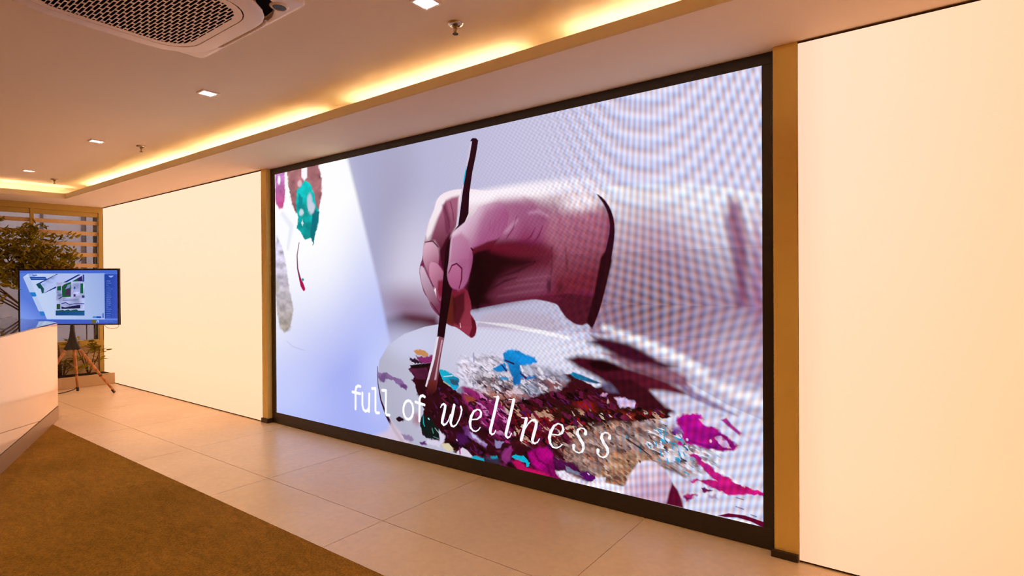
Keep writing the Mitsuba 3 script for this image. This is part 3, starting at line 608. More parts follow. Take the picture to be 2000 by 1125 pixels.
    ('P',[-3.3106,0.8784,-3.2292,0.8924,-3.1559,0.8711,-3.144,0.8459,-3.1805,0.8389,-3.2794,0.8496],(196,136,84),None,None,0.0058,1,1,0),
    ('P',[-3.2858,0.8359,-3.1805,0.8372,-3.0958,0.8622,-3.0905,0.7937,-3.2303,0.7784],(118,36,92),None,None,0.0073,1,1,2),
    ('P',[-3.3621,0.8171,-3.2673,0.8108,-3.2179,0.7838,-3.318,0.7671,-3.3495,0.8002],(44,16,44),None,None,0.006,1,1,0),
    ('P',[-3.3563,0.7552,-3.1204,0.7897,-3.1266,0.7667,-3.3311,0.7261],(14,2,10),None,None,0.0049,1,0,0),
    ('P',[-3.3695,0.7229,-3.1692,0.7485,-3.1453,0.7028,-3.1823,0.6559,-3.2939,0.6523],(82,24,58),None,None,0.0068,1,1,2),
    ('S',[-3.3242,0.7799,0.004,-3.3053,0.7725,0.005],(240,235,245),None,None,0.003,1,0,0),
    ('P',[-3.7545,0.6594,-3.6357,0.6699,-3.5746,0.6478,-3.4679,0.6305,-3.3812,0.5743,-3.397,0.5476,-3.462,0.5641,-3.5547,0.6094,-3.6473,0.6189,-3.6754,0.581,-3.7339,0.5995],(126,96,146),None,None,0.0052,1,1,2),
    ('E',[-3.6917,0.6119,0.0419,0.0261],(112,80,134),None,None,0.5,0.8,1,0),
    ('E',[-3.4291,0.5784,0.0392,0.0162],(100,50,116),None,None,0.6,0.8,1,0),
    ('E',[-3.4779,0.297,0.045,0.0181],(24,0,20),None,None,0.3,1,1,0),
    ('E',[-3.282,0.3241,0.0377,0.0486],(160,90,110),None,None,0.7,0.7,1,0),
    ('P',[-3.8103,0.1084,-3.6409,0.1774,-3.5853,0.2684,-3.3626,0.121,-3.363,0.0852,-3.8114,0.0099],(216,196,214),None,None,0.0263,0.8,0,0),
    ('P',[-3.4594,0.1775,-3.362,0.1836,-3.3114,0.156,-3.3497,0.132,-3.427,0.1375],(130,100,150),None,None,0.0101,0.8,1,0),
    ('P',[-3.255,0.1474,-3.1626,0.1624,-3.1567,0.1372,-3.2365,0.1284],(90,40,110),None,None,0.0068,1,1,0),
    ('P',[-3.2218,0.3675,-3.1425,0.3651,-3.0771,0.3137,-3.0164,0.2543,-3.0239,0.1976,-3.1745,0.1909,-3.2231,0.2402,-3.2422,0.3076],(4,22,22),None,None,0.0067,1,1,0),
    ('S',[-3.2071,0.3607,0.0034,-3.204,0.3043,0.0058,-3.1919,0.2816,0.0049],(20,170,180),None,None,0.0034,1,0,0),
    ('S',[-3.1487,0.3486,0.0058,-3.139,0.343,0.0048],(180,240,245),None,None,0.0034,1,0,0),
    ('S',[-3.1072,0.2749,0.0043,-3.0956,0.2422,0.0043],(70,150,130),None,None,0.0033,1,0,0),
    ('S',[-3.0773,0.2836,0.0028,-3.0246,0.2445,0.0056,-3.0167,0.2201,0.0047],(150,190,190),None,None,0.0033,0.8,0,0),
    ('S',[-3.0923,0.2125,0.0033,-3.0192,0.2027,0.0038],(90,130,140),None,None,0.0033,0.8,0,0),
    ('P',[-3.0302,0.2778,-2.9724,0.2356,-2.9844,0.1827,-3.0314,0.1409,-3.1871,0.1497,-3.1502,0.1817,-3.031,0.188],(214,206,228),None,None,0.0094,1,1,0),
    ('P',[-3.002,0.1714,-2.927,0.1879,-2.8932,0.1557,-2.8709,0.1386,-2.9275,0.1247,-2.9849,0.1317],(214,204,168),None,None,0.0065,1,1,0),
    ('P',[-2.8488,0.1341,-2.7903,0.1784,-2.7414,0.1651,-2.6933,0.1305,-2.6695,0.1164,-2.849,0.1154],(220,206,226),None,None,0.0062,1,0,0),
    ('S',[-2.8193,0.1704,0.0067,-2.8155,0.1275,0.0067],(140,30,120),None,None,0.0045,1,0,0),
    ('P',[-2.7931,0.336,-2.7236,0.3523,-2.7159,0.3166,-2.668,0.2995,-2.6053,0.2669,-2.5474,0.2402,-2.5553,0.2149,-2.6526,0.2472,-2.7083,0.2627,-2.7648,0.2846],(110,40,122),(150,120,170),(4.2653,-1.8222,12.4103),0.0087,1,1,2),
    ('P',[-2.72,0.3038,-2.6839,0.3031,-2.6287,0.2692,-2.5744,0.2448,-2.6211,0.2462,-2.6922,0.2713],(176,176,206),None,None,0.0061,1,1,2),
    ('P',[-2.8475,0.2781,-2.7404,0.2822,-2.7246,0.2355,-2.8067,0.1911,-2.8481,0.2155],(70,14,84),None,None,0.0179,0.8,1,0),
    ('S',[-2.848,0.228,0.0063,-2.843,0.2226,0.0045],(210,180,220),None,None,0.0036,1,0,0),
    ('P',[-2.4749,0.2877,-2.4525,0.2825,-2.4006,0.2879,-2.4231,0.2432,-2.4604,0.2251,-2.4715,0.2469],(140,130,176),None,None,0.0066,1,1,0),
    ('E',[-2.3677,0.2874,0.0248,0.0117],(170,40,120),None,None,0.5,1,1,0),
    ('P',[-2.416,0.2032,-2.379,0.2389,-2.3281,0.2649,-2.3249,0.2191,-2.3433,0.1578,-2.3872,0.1264,-2.4238,0.1549],(128,40,108),None,None,0.0122,1,1,2),
    ('P',[-2.7014,0.1229,-2.6455,0.142,-2.583,0.132,-2.5755,0.1094,-2.6856,0.1013],(10,170,200),None,None,0.0069,1,1,0),
    ('P',[-2.5213,0.1611,-2.4608,0.1748,-2.4573,0.1517,-2.5138,0.1445],(20,150,180),None,None,0.0075,1,1,0),
    ('P',[-2.5751,0.1515,-2.4386,0.1522,-2.4315,0.1181,-2.5599,0.1182],(40,60,90),None,None,0.0168,0.6,1,0),
    ('P',[-2.3251,0.1901,-2.2927,0.2161,-2.2645,0.2067,-2.2293,0.2186,-2.2086,0.1995,-2.1743,0.1802,-2.1779,0.1484,-2.1986,0.1473,-2.2019,0.1666,-2.2507,0.169,-2.3073,0.1788],(0,178,208),None,None,0.004,1,1,0),
    ('P',[-2.3217,0.1618,-2.2647,0.1779,-2.2297,0.1615,-2.1952,0.1395,-2.1,0.1352,-2.0076,0.1255,-1.8677,0.1154,-1.8678,0.0938,-2.2094,0.0912,-2.3076,0.1297],(186,10,90),None,None,0.0116,1,1,2),
    ('P',[-2.1944,0.2475,-2.1124,0.2841,-2.0325,0.3087,-1.9871,0.2834,-1.9809,0.2351,-1.9814,0.1691,-1.9431,0.1437,-1.8676,0.1208,-1.9433,0.1109,-2.0733,0.1348,-2.1403,0.1612,-2.1673,0.19],(160,0,112),None,None,0.0151,1,1,2),
    ('S',[-2.1328,0.2582,0.0116,-2.0995,0.208,0.0096,-2.0333,0.1924,0.0075,-2.0011,0.1323,0.0075],(60,0,40),None,None,0.0116,0.7,1,0),
    ('P',[-1.9809,0.2461,-1.917,0.2466,-1.8298,0.2356,-1.7692,0.1991,-1.6743,0.1914,-1.6746,0.1495,-1.7455,0.1403,-1.8179,0.1683,-1.9048,0.1729,-1.9684,0.1825],(76,8,66),None,None,0.0108,1,1,1),
    ('P',[-1.9686,0.1606,-1.8923,0.1753,-1.8181,0.1469,-1.7337,0.1216,-1.6627,0.178,-1.5994,0.1907,-1.5942,0.1042,-1.6632,0.0997,-1.9053,0.1023],(232,224,240),None,None,0.0088,1,1,0),
    ('P',[-1.8858,0.209,-1.8178,0.1897,-1.7572,0.1803,-1.7454,0.1615,-1.8179,0.1683,-1.8797,0.1778],(120,124,150),None,None,0.0072,1,1,0),
    ('P',[-1.7814,0.1755,-1.7272,0.2073,-1.6743,0.1861,-1.6687,0.156,-1.7217,0.1399],(84,8,96),None,None,0.0049,1,1,0),
    ('S',[-1.7214,0.1926,0.0035,-1.7125,0.1864,0.0042],(235,225,245),None,None,0.0024,1,0,0),
    ('P',[-1.6774,0.1568,-1.4831,0.1584,-1.3989,0.1606,-1.1454,0.1253,-1.1456,0.0806,-1.7147,0.0769],(236,232,246),None,None,0.0081,1,0,0),
    ('P',[-1.4753,0.1369,-1.4323,0.2422,-1.3733,0.3265,-1.328,0.3463,-1.2665,0.3478,-1.214,0.3174,-1.1723,0.2616,-1.1653,0.2073,-1.1944,0.105,-1.3293,0.0985,-1.4755,0.0906],(232,220,236),(196,164,190),(3.8399,-4.7261,6.8587),0.0094,1,0,0),
    ('E',[-1.3459,0.2263,0.04,0.0741],(190,160,190),None,None,0.8,0.6,0,0),
    ('E',[-1.2941,0.2694,0.0341,0.0489],(226,210,226),None,None,0.8,0.6,0,0),
    ('P',[-1.2043,0.1108,-1.19,0.17,-1.1675,0.2466,-1.1353,0.2137,-1.1091,0.1641,-1.0974,0.1117],(92,4,42),None,None,0.009,1,0,0),
    ('P',[-1.1449,0.2354,-1.065,0.299,-1.0184,0.2928,-1.0496,0.2398,-1.0813,0.186,-1.0974,0.1196,-1.113,0.179],(196,180,206),None,None,0.0148,0.7,0,0),
    ('P',[-1.0971,0.1904,-1.0188,0.2153,-1.0499,0.1773,-1.0893,0.1528],(150,30,100),None,None,0.0073,1,1,1),
    ('P',[-1.1348,0.641,-1.0476,0.6698,-0.9998,0.6607,-0.9772,0.6123,-0.9262,0.6006,-0.866,0.5719,-0.7946,0.5237,-0.8246,0.4874,-0.8898,0.4776,-0.9717,0.4788,-1.0798,0.4918,-1.1034,0.5194,-1.1112,0.5576,-1.1431,0.5924],(178,8,138),(150,10,120),(3.1471,-4.1986,6.0455),0.0086,1,1,2),
    ('P',[-1.0091,0.6386,-0.9409,0.6442,-0.8965,0.6201,-0.9411,0.6099,-0.9863,0.6148],(216,200,220),None,None,0.0071,0.85,0,0),
    ('P',[-0.919,0.5485,-0.8895,0.557,-0.8388,0.5238,-0.8389,0.4976,-0.8897,0.5079],(216,180,220),None,None,0.0056,0.85,1,0),
    ('S',[-1.0719,0.5088,0.0044,-0.9868,0.4955,0.0072,-0.9118,0.4928,0.007],(116,8,110),None,None,0.0059,0.8,0,0),
    ('E',[-1.1353,0.554,0.0242,0.0269],(120,40,150),None,None,0.7,0.8,1,0),
    ('E',[-1.1196,0.4814,0.0208,0.0126],(190,20,130),None,None,0.5,1,1,0),
    ('E',[-1.0774,0.5118,0.0071,0.0078],(235,220,240),None,None,0.5,1,0,0),
    ('E',[-0.9452,0.5253,0.0067,0.0092],(240,190,190),None,None,0.5,1,0,0),
    ('P',[-0.8891,0.6514,-0.8598,0.6667,-0.8311,0.6333,-0.7781,0.5929,-0.7915,0.5798,-0.8492,0.6195],(160,40,130),None,None,0.0069,1,0,0),
    ('S',[-0.7781,0.5892,0.0081,-0.6718,0.5369,0.0131],(200,180,214),None,None,0.0108,0.6,0,0),
    ('P',[-1.0722,0.4344,-1.0162,0.4342,-0.9827,0.4047,-0.9406,0.3758,-0.8743,0.3432,-0.7954,0.3159,-0.7464,0.3099,-0.666,0.2936,-0.6661,0.2762,-0.7549,0.2713,-0.7957,0.255,-0.8529,0.2424,-0.9114,0.2599,-0.9879,0.2713,-1.0069,0.2936,-0.9409,0.3101,-0.9126,0.3083,-0.9648,0.3405,-1.0103,0.3857,-1.0333,0.4047],(166,26,122),(190,16,110),(2.838,-2.574,4.0381),0.0056,1,1,2),
    ('S',[-0.9948,0.4133,0.0043,-0.9346,0.3861,0.0071,-0.8539,0.3488,0.0055,-0.7687,0.3067,0.0038],(236,230,244),None,None,0.0043,0.8,1,0),
    ('P',[-1.0651,0.2834,-1.0184,0.3006,-1.0031,0.2882,-1.0495,0.267],(196,60,140),None,None,0.0058,1,1,0),
    ('P',[-0.9956,0.2512,-0.9352,0.2488,-0.9577,0.2324,-0.9918,0.2327],(110,20,80),None,None,0.0043,1,1,0),
    ('P',[-0.9578,0.2209,-0.913,0.2308,-0.9057,0.2058,-0.9429,0.2013],(150,100,130),None,None,0.0071,0.7,1,0),
    ('S',[-0.8078,0.2389,0.0027,-0.7725,0.2357,0.0027],(120,60,100),None,None,0.0027,0.8,0,0),
    ('S',[-0.8115,0.1897,0.0027,-0.7727,0.1839,0.0035],(130,80,120),None,None,0.0027,0.8,0,0),
    ('S',[-0.7346,0.1635,0.0027,-0.7071,0.1592,0.0034],(80,70,110),None,None,0.0027,0.8,0,0),
    ('P',[-0.9098,0.1161,-0.8512,0.1438,-0.7659,0.1523,-0.6666,0.1401,-0.66,0.1056,-0.7347,0.1268,-0.8047,0.1311,-0.8694,0.1183],(98,0,42),None,None,0.0027,1,0,0),
    ('P',[-0.8585,0.115,-0.7976,0.1254,-0.721,0.1149,-0.7977,0.106],(250,250,255),None,None,0.0022,1,0,0),
    ('S',[-1.4543,0.4766,0.0036,-1.4508,0.4604,0.0052],(10,160,205),None,None,0.0029,0.9,0,0),
    ('S',[-1.3693,0.4263,0.0035,-1.3642,0.3975,0.0051],(10,160,205),None,None,0.0029,0.9,0,0),
    ('S',[-1.265,0.4704,0.0034,-1.2618,0.4451,0.005],(10,160,205),None,None,0.0028,0.9,0,0),
    ('S',[-1.2062,0.5593,0.0034,-1.2031,0.5197,0.0049],(10,160,205),None,None,0.0027,0.9,0,0),
    ('S',[-1.2146,0.5195,0.0034,-1.2115,0.4847,0.0049],(10,160,205),None,None,0.0028,0.9,0,0),
    ('S',[-1.1664,0.4777,0.0033,-1.1617,0.4466,0.0048],(10,160,205),None,None,0.0027,0.9,0,0),
    ('S',[-1.2367,0.4259,0.0034,-1.2319,0.3945,0.0049],(10,160,205),None,None,0.0028,0.9,0,0),
    ('S',[-1.1286,0.4372,0.0033,-1.1191,0.4136,0.0048],(10,160,205),None,None,0.0027,0.9,0,0),
    ('S',[-1.1963,0.3832,0.0034,-1.1899,0.3555,0.0049],(10,160,205),None,None,0.0027,0.9,0,0),
    ('S',[-1.2597,0.3693,0.0034,-1.2429,0.3643,0.0049],(10,160,205),None,None,0.0028,0.9,0,0),
    ('S',[-1.0933,0.3232,0.0033,-1.0681,0.3156,0.0047],(10,160,205),None,None,0.0027,0.9,0,0),
    ('S',[-1.1007,0.435,0.0033,-1.0912,0.4178,0.0047],(10,160,205),None,None,0.0027,0.9,0,0),
    ('S',[-1.2991,0.4437,0.0034,-1.2958,0.428,0.005],(10,160,205),None,None,0.0028,0.9,0,0),
    ('S',[-1.4509,0.4562,0.0039,-1.3711,0.4194,0.0057,-1.2935,0.3754,0.0031],(20,10,20),None,None,0.0029,0.9,0,0),
    ('S',[-1.5057,0.4188,0.003,-1.4874,0.41,0.0066],(40,22,26),None,None,0.0033,0.85,1,0),
    ('S',[-1.3188,0.4536,0.0028,-1.3017,0.4449,0.0063],(40,22,26),None,None,0.0031,0.85,1,0),
    ('S',[-1.4738,0.3904,0.003,-1.4558,0.3817,0.0065],(40,22,26),None,None,0.0033,0.85,1,0),
    ('S',[-1.4516,0.3272,0.0029,-1.4336,0.3187,0.0065],(40,22,26),None,None,0.0033,0.85,1,0),
    ('S',[-1.3847,0.3393,0.0029,-1.3672,0.331,0.0064],(40,22,26),None,None,0.0032,0.85,1,0),
    ('S',[-1.5613,0.4182,0.003,-1.5427,0.4093,0.0067],(40,22,26),None,None,0.0034,0.85,1,0),
    ('S',[-1.4238,0.4906,0.0029,-1.406,0.4817,0.0064],(40,22,26),None,None,0.0032,0.85,1,0),
    ('S',[-1.2127,0.5792,0.0028,-1.1962,0.5704,0.0061],(40,22,26),None,None,0.0031,0.85,1,0),
    ('S',[-1.2924,0.5922,0.0028,-1.2755,0.5832,0.0062],(40,22,26),None,None,0.0031,0.85,1,0),
    ('S',[-1.5996,0.3088,0.0031,-1.5808,0.3003,0.0067],(40,22,26),None,None,0.0034,0.85,1,0),
    ('P',[-2.7048,2.1229,-2.7583,2.1287,-2.8126,2.1317,-2.8678,2.1317,-2.9199,2.1269,-2.9687,2.1171,-3.0058,2.1014,-3.0309,2.0798,-3.0499,2.0514,-3.0628,2.0163,-3.0842,1.9756,-3.1142,1.9293,-3.1382,1.8822,-3.1558,1.8343,-3.1713,1.7891,-3.1847,1.7467,-3.1938,1.7009,-3.1986,1.6517,-3.2099,1.6089,-3.2277,1.5722,-3.2368,1.5383,-3.2371,1.5073,-3.2309,1.47,-3.2182,1.4264,-3.2055,1.3892,-3.1927,1.3583,-3.1735,1.3306,-3.1479,1.3062,-3.131,1.2818,-3.1227,1.2575,-3.1059,1.2333,-3.0807,1.2094,-3.0549,1.1882,-3.0284,1.1695,-2.9996,1.1486,-2.9686,1.1256,-2.9411,1.1086,-2.917,1.0976,-2.8929,1.0916,-2.869,1.0908,-2.8413,1.0836,-2.8101,1.0702,-2.779,1.0549,-2.7483,1.0377,-2.7217,1.0239,-2.6989,1.0134,-2.6782,1.0165,-2.6592,1.0329,-2.6486,1.0569,-2.6461,1.0886,-2.6514,1.1184,-2.6647,1.1466,-2.6806,1.1691,-2.6994,1.1859,-2.7126,1.2,-2.7201,1.2114,-2.7029,1.2205,-2.6614,1.2271,-2.6037,1.2368,-2.5307,1.2494,-2.4592,1.2618,-2.3892,1.2739,-2.3207,1.2844,-2.2535,1.2934,-2.1943,1.2999,-2.1425,1.3042,-2.0916,1.3034,-2.0415,1.2976,-1.9984,1.2898,-1.9619,1.2799,-1.9364,1.2649,-1.9215,1.2446,-1.9038,1.222,-1.8832,1.197,-1.8583,1.1762,-1.8293,1.1594,-1.8005,1.1483,-1.7719,1.1428,-1.752,1.1461,-1.7406,1.1579,-1.7308,1.1615,-1.7224,1.1568,-1.7099,1.1474,-1.6933,1.1332,-1.6794,1.135,-1.6683,1.1526,-1.653,1.1862,-1.6336,1.2357,-1.6156,1.2921,-1.5991,1.3555,-1.5812,1.4281,-1.5621,1.51,-1.5463,1.5889,-1.5338,1.6653,-1.5282,1.7273,-1.5295,1.7753,-1.5366,1.819,-1.5495,1.8585,-1.5665,1.8937,-1.5877,1.9246,-1.6117,1.9507,-1.6387,1.9719,-1.6715,1.9863,-1.7102,1.9938,-1.758,1.9993,-1.8152,2.0028,-1.8617,2.0039,-1.8971,2.0024,-1.9329,2.0048,-1.9691,2.0111,-2.0026,2.0192,-2.0334,2.0292,-2.0676,2.0406,-2.1053,2.0536,-2.1467,2.0644,-2.1919,2.0731,-2.2477,2.0799,-2.3146,2.0851,-2.376,2.0871,-2.4316,2.0859,-2.4881,2.0875,-2.5456,2.0919,-2.6003,2.1006,-2.6521,2.1135],(246,230,238),(112,26,66),(0.3395,-2.5493,6.0972),0.0053,1,0,0),
    ('E',[-2.2679,2.0541,0.5596,0.0518],(252,244,250),None,None,0.6,0.85,0,0),
    ('P',[-2.6052,1.9588,-2.4322,2.0104,-2.2682,2.0055,-2.1378,1.9716,-2.0127,1.8975,-1.9645,1.8007,-1.9895,1.699,-2.2175,1.7003,-2.4626,1.724,-2.5483,1.7623],(158,82,126),(138,46,90),(0.9471,-3.3316,8.86),0.0554,0.9,0,0),
    ('E',[-2.3506,1.8275,0.0957,0.0875],(178,110,150),None,None,0.9,0.55,0,0),
    ('E',[-2.0881,1.8093,0.0756,0.0945],(160,90,130),None,None,0.9,0.5,0,0),
    ('E',[-1.7527,1.9353,0.1357,0.0696],(248,236,244),None,None,0.8,0.8,0,0),
    ('E',[-2.0127,1.8975,0.0985,0.0623],(146,76,114),None,None,0.9,0.5,0,0),
    ('E',[-2.1768,1.922,0.0907,0.0639],(160,92,134),None,None,0.9,0.5,0,0),
    ('P',[-1.9883,1.8748,-1.6203,1.8742,-1.5566,1.7724,-1.5792,1.5515,-1.6234,1.3579,-1.9677,1.316,-2.015,1.5652,-2.0384,1.7537],(178,112,138),(120,36,54),(0.2606,-2.1632,4.5767),0.0567,0.95,0,0),
    ('P',[-2.6822,1.6551,-2.5927,1.6877,-2.4912,1.7054,-2.3515,1.7115,-2.2175,1.7003,-2.089,1.6811,-1.9776,1.657,-1.9537,1.6044,-1.9844,1.5435,-2.0156,1.4716,-2.0911,1.3781,-2.2204,1.3139,-2.4663,1.2583,-2.6259,1.2329,-2.7314,1.2285,-2.7456,1.356,-2.7064,1.483],(112,32,54),(40,2,12),(-2.0084,-0.0202,-3.9164),0.0444,1,0,0),
    ('P',[-2.6823,1.6436,-2.5783,1.6508,-2.4353,1.6227,-2.2713,1.5949,-2.1405,1.5818,-2.2187,1.5394,-2.3666,1.5213,-2.4787,1.4793,-2.5367,1.4014,-2.5737,1.311,-2.6408,1.2326,-2.7313,1.2401,-2.7299,1.4023],(24,0,6),(44,4,14),(2.2312,0.1587,5.6423),0.0459,1,0,0),
    ('P',[-2.5487,1.7037,-2.3515,1.7071,-2.1399,1.673,-2.0517,1.6291,-2.1533,1.5929,-2.325,1.6131,-2.4916,1.6472],(116,16,44),(98,20,38),(2.4322,-0.3671,6.6766),0.0399,0.75,0,0),
    ('P',[-2.4367,1.4342,-2.326,1.4767,-2.1799,1.4957,-2.0153,1.5132,-1.9667,1.4708,-1.9917,1.378,-2.0915,1.3255,-2.2735,1.2972,-2.4662,1.2728,-2.5229,1.3226],(116,44,70),(140,72,98),(2.3704,0.1054,5.6289),0.055,0.75,0,0),
    ('S',[-2.4365,1.4586,0.0025,-2.272,1.4997,0.0095,-2.1152,1.5578,0.0023],(44,4,18),None,None,0.0103,0.7,0,0),
    ('S',[-2.4938,1.3788,0.0025,-2.3811,1.4336,0.0098,-2.2723,1.4564,0.0024],(44,4,18),None,None,0.0105,0.7,0,0),
    ('S',[-2.3528,1.532,0.0024,-2.2186,1.5555,0.0094,-2.0898,1.5675,0.0023],(44,4,18),None,None,0.0101,0.7,0,0),
    ('S',[-2.3815,1.3786,0.002,-2.2197,1.4041,0.0086,-2.016,1.4196,0.0019],(168,100,128),None,None,0.0143,0.32,0,0),
    ('S',[-2.4376,1.3232,0.0021,-2.2465,1.3514,0.0087,-2.041,1.3728,0.0019],(168,100,128),None,None,0.0145,0.32,0,0),
    ('S',[-2.2725,1.4326,0.002,-2.1415,1.4504,0.0085,-1.9911,1.466,0.0019],(168,100,128),None,None,0.0139,0.32,0,0),
    ('S',[-2.6317,1.4361,0.0065,-2.64,1.3333,0.0112,-2.6288,1.242,0.0086],(20,0,6),None,None,0.0108,0.8,0,0),
    ('P',[-1.9141,1.2346,-1.8729,1.1846,-1.8149,1.1511,-1.7577,1.1401,-1.6903,1.1604,-1.6344,1.3188,-1.8484,1.3474,-2.0166,1.326,-2.0916,1.3087,-1.9438,1.2771],(84,20,40),None,None,0.0108,1,0,0),
    ('P',[-2.3547,1.2843,-2.1169,1.3084,-1.9679,1.285,-1.8957,1.3166,-2.0165,1.3364,-2.2734,1.3135],(104,26,52),None,None,0.0115,0.8,0,0),
    ('P',[-1.6361,1.959,-1.6469,1.9747,-1.6382,1.9724,-1.6101,1.952,-1.585,1.9258,-1.5628,1.8938,-1.545,1.8581,-1.5316,1.8186,-1.5245,1.775,-1.5237,1.727,-1.5298,1.6651,-1.5429,1.5888,-1.5592,1.5099,-1.5788,1.4281,-1.5975,1.3555,-1.6151,1.2921,-1.6388,1.2263,-1.6688,1.1577,-1.6894,1.1323,-1.7004,1.1507,-1.694,1.1998,-1.6703,1.2791,-1.65,1.3578,-1.6332,1.436,-1.6138,1.5161,-1.5918,1.5979,-1.5743,1.6649,-1.5612,1.7173,-1.5562,1.7627,-1.5591,1.8015,-1.5679,1.8395,-1.5826,1.877,-1.6001,1.9096,-1.6204,1.9372],(42,4,24),None,None,0.0054,1,0,0),
    ('P',[-1.6221,1.5723,-1.5734,1.6286,-1.5421,1.5503,-1.5909,1.3773,-1.6839,1.1232,-1.7237,1.1642,-1.667,1.3578],(44,4,18),None,None,0.0102,1,0,0),
    ('E',[-2.0099,1.3988,0.0172,0.0416],(70,20,40),None,None,0.7,0.8,0,0),
    ('E',[-1.9191,1.3779,0.0263,0.0369],(80,24,36),None,None,0.8,0.7,0,0),
    ('S',[-1.9837,1.6573,0.0037,-1.9846,1.5228,0.0052,-2.0041,1.3572,0.0037],(70,20,40),None,None,0.0093,0.5,0,0),
    ('S',[-1.8758,1.6421,0.0072,-1.865,1.4996,0.0108],(104,36,50),None,None,0.0109,0.6,0,0),
    ('S',[-2.3431,1.9144,0.0016,-2.3643,1.8284,0.0073,-2.4344,1.7336,0.0037],(110,28,66),None,None,0.0048,0.85,0,0),
    ('S',[-2.2691,1.8867,0.0016,-2.3033,1.8025,0.0072,-2.365,1.7298,0.0037],(110,28,66),None,None,0.0048,0.85,0,0),
    ('S',[-2.4122,1.887,0.0016,-2.4338,1.8111,0.0074,-2.4766,1.747,0.0037],(110,28,66),None,None,0.0049,0.85,0,0),
    ('S',[-2.4545,1.8569,0.0017,-2.4763,1.7916,0.0075,-2.5052,1.7374,0.0038],(110,28,66),None,None,0.005,0.85,0,0),
    ('S',[-2.1134,1.8005,0.0015,-2.1523,1.7394,0.007,-2.2176,1.6896,0.0035],(110,28,66),None,None,0.0046,0.85,0,0),
    ('S',[-2.0505,1.8067,0.0015,-2.0886,1.7357,0.0069,-2.1528,1.6651,0.0035],(110,28,66),None,None,0.0045,0.85,0,0),
    ('S',[-2.5044,1.8382,0.0017,-2.5193,1.7719,0.0076,-2.5341,1.7277,0.0038],(110,28,66),None,None,0.005,0.85,0,0),
    ('S',[-2.2153,2.011,0.0039,-2.1379,1.9504,0.0154,-2.0502,1.8484,0.0038],(140,70,104),None,None,0.0274,0.4,0,0),
    ('S',[-1.9636,1.9346,0.0037,-1.9161,1.828,0.0146,-1.9288,1.7265,0.0037],(140,70,104),None,None,0.0259,0.4,0,0),
    ('S',[-1.845,1.8733,0.0036,-1.7878,1.7884,0.0142,-1.7771,1.6777,0.0035],(140,70,104),None,None,0.0251,0.4,0,0),
    ('S',[-2.5469,1.9313,0.0042,-2.4892,1.96,0.0146,-2.4047,1.9581,0.0041],(214,168,194),None,None,0.0254,0.5,0,0),
    ('S',[-2.4623,1.7685,0.0041,-2.3508,1.7947,0.0142,-2.2693,1.8543,0.004],(214,168,194),None,None,0.0249,0.5,0,0),
    ('S',[-2.164,1.8996,0.0039,-2.0874,1.9038,0.0133,-2.0129,1.8664,0.0037],(214,168,194),None,None,0.0232,0.5,0,0),
    ('P',[-2.9448,2.0595,-2.8802,2.077,-2.8091,2.0816,-2.8314,1.8609,-2.8988,1.7826,-2.9194,1.6411,-2.9498,1.499,-3.0112,1.5964,-3.017,1.693,-3.0631,1.7533,-3.1137,1.7584,-3.0877,1.8178,-3.028,1.9348],(160,92,120),(92,22,48),(0.7675,-3.4113,9.0127),0.0185,1,0,0),
    ('P',[-2.8986,1.8063,-2.9194,1.6411,-2.9466,1.487,-2.9902,1.5478,-3.0106,1.6687,-2.9474,1.7615],(58,6,26),None,None,0.0138,1,0,0),
    ('P',[-2.9859,2.0275,-2.9449,2.0476,-2.8978,1.901,-2.9149,1.7835,-2.947,1.8092,-2.9622,1.9297],(104,34,66),None,None,0.0138,0.7,0,0),
    ('S',[-2.9614,2.0133,0.0051,-2.917,1.9024,0.005,-2.9063,1.8423,0.005],(104,30,62),None,None,0.0046,0.7,0,0),
    ('S',[-2.8965,2.043,0.005,-2.8732,1.97,0.005,-2.8659,1.8986,0.005],(104,30,62),None,None,0.0046,0.7,0,0),
    ('P',[-3.0435,2.0629,-3.0067,2.0895,-2.9771,2.0866,-3.0076,1.9934,-3.0616,1.9132,-3.1047,1.8189,-3.1478,1.7725,-3.1612,1.81,-3.126,1.9058,-3.0675,1.9985],(246,232,240),None,None,0.0142,0.9,0,0),
    ('P',[-3.1962,1.6748,-3.1871,1.7207,-3.1601,1.7446,-3.1155,1.7466,-3.0792,1.7371,-3.0509,1.7163,-3.032,1.6846,-3.0224,1.642,-3.0211,1.6028,-3.0281,1.5668,-3.0439,1.5612,-3.0688,1.5861,-3.0941,1.5869,-3.1198,1.5632,-3.1267,1.5144,-3.1146,1.4409,-3.119,1.4165,-3.1402,1.4411,-3.1591,1.4782,-3.1759,1.5277,-3.1884,1.5773,-3.1967,1.627],(214,170,190),(160,92,120),(3.0787,-4.6089,17.6354),0.0071,1,0,0),
    ('S',[-3.1738,1.7493,0.0039,-3.0883,1.7546,0.0057,-3.0301,1.7057,0.0047],(96,30,60),None,None,0.0048,1,0,0),
    ('P',[-3.1308,1.5252,-3.1261,1.571,-3.1047,1.5911,-3.0667,1.5857,-3.0322,1.5687,-3.001,1.5402,-2.9766,1.5103,-2.9589,1.4788,-2.9512,1.4333,-2.9534,1.3736,-2.9668,1.3269,-2.9917,1.2931,-3.0141,1.282,-3.0339,1.2939,-3.0487,1.3197,-3.0583,1.3597,-3.0744,1.3919,-3.097,1.4163,-3.1145,1.447,-3.1269,1.4838],(204,140,170),(150,70,100),(3.3931,-3.3621,15.7857),0.0066,1,0,0),
    ('P',[-3.0326,1.4401,-2.9665,1.4514,-2.9576,1.3556,-3.0139,1.3073,-3.0416,1.3676],(120,10,40),None,None,0.014,0.85,0,0),
    ('P',[-3.0833,1.3919,-3.0565,1.3797,-3.0505,1.307,-3.0703,1.3311],(240,225,236),None,None,0.0057,1,0,0),
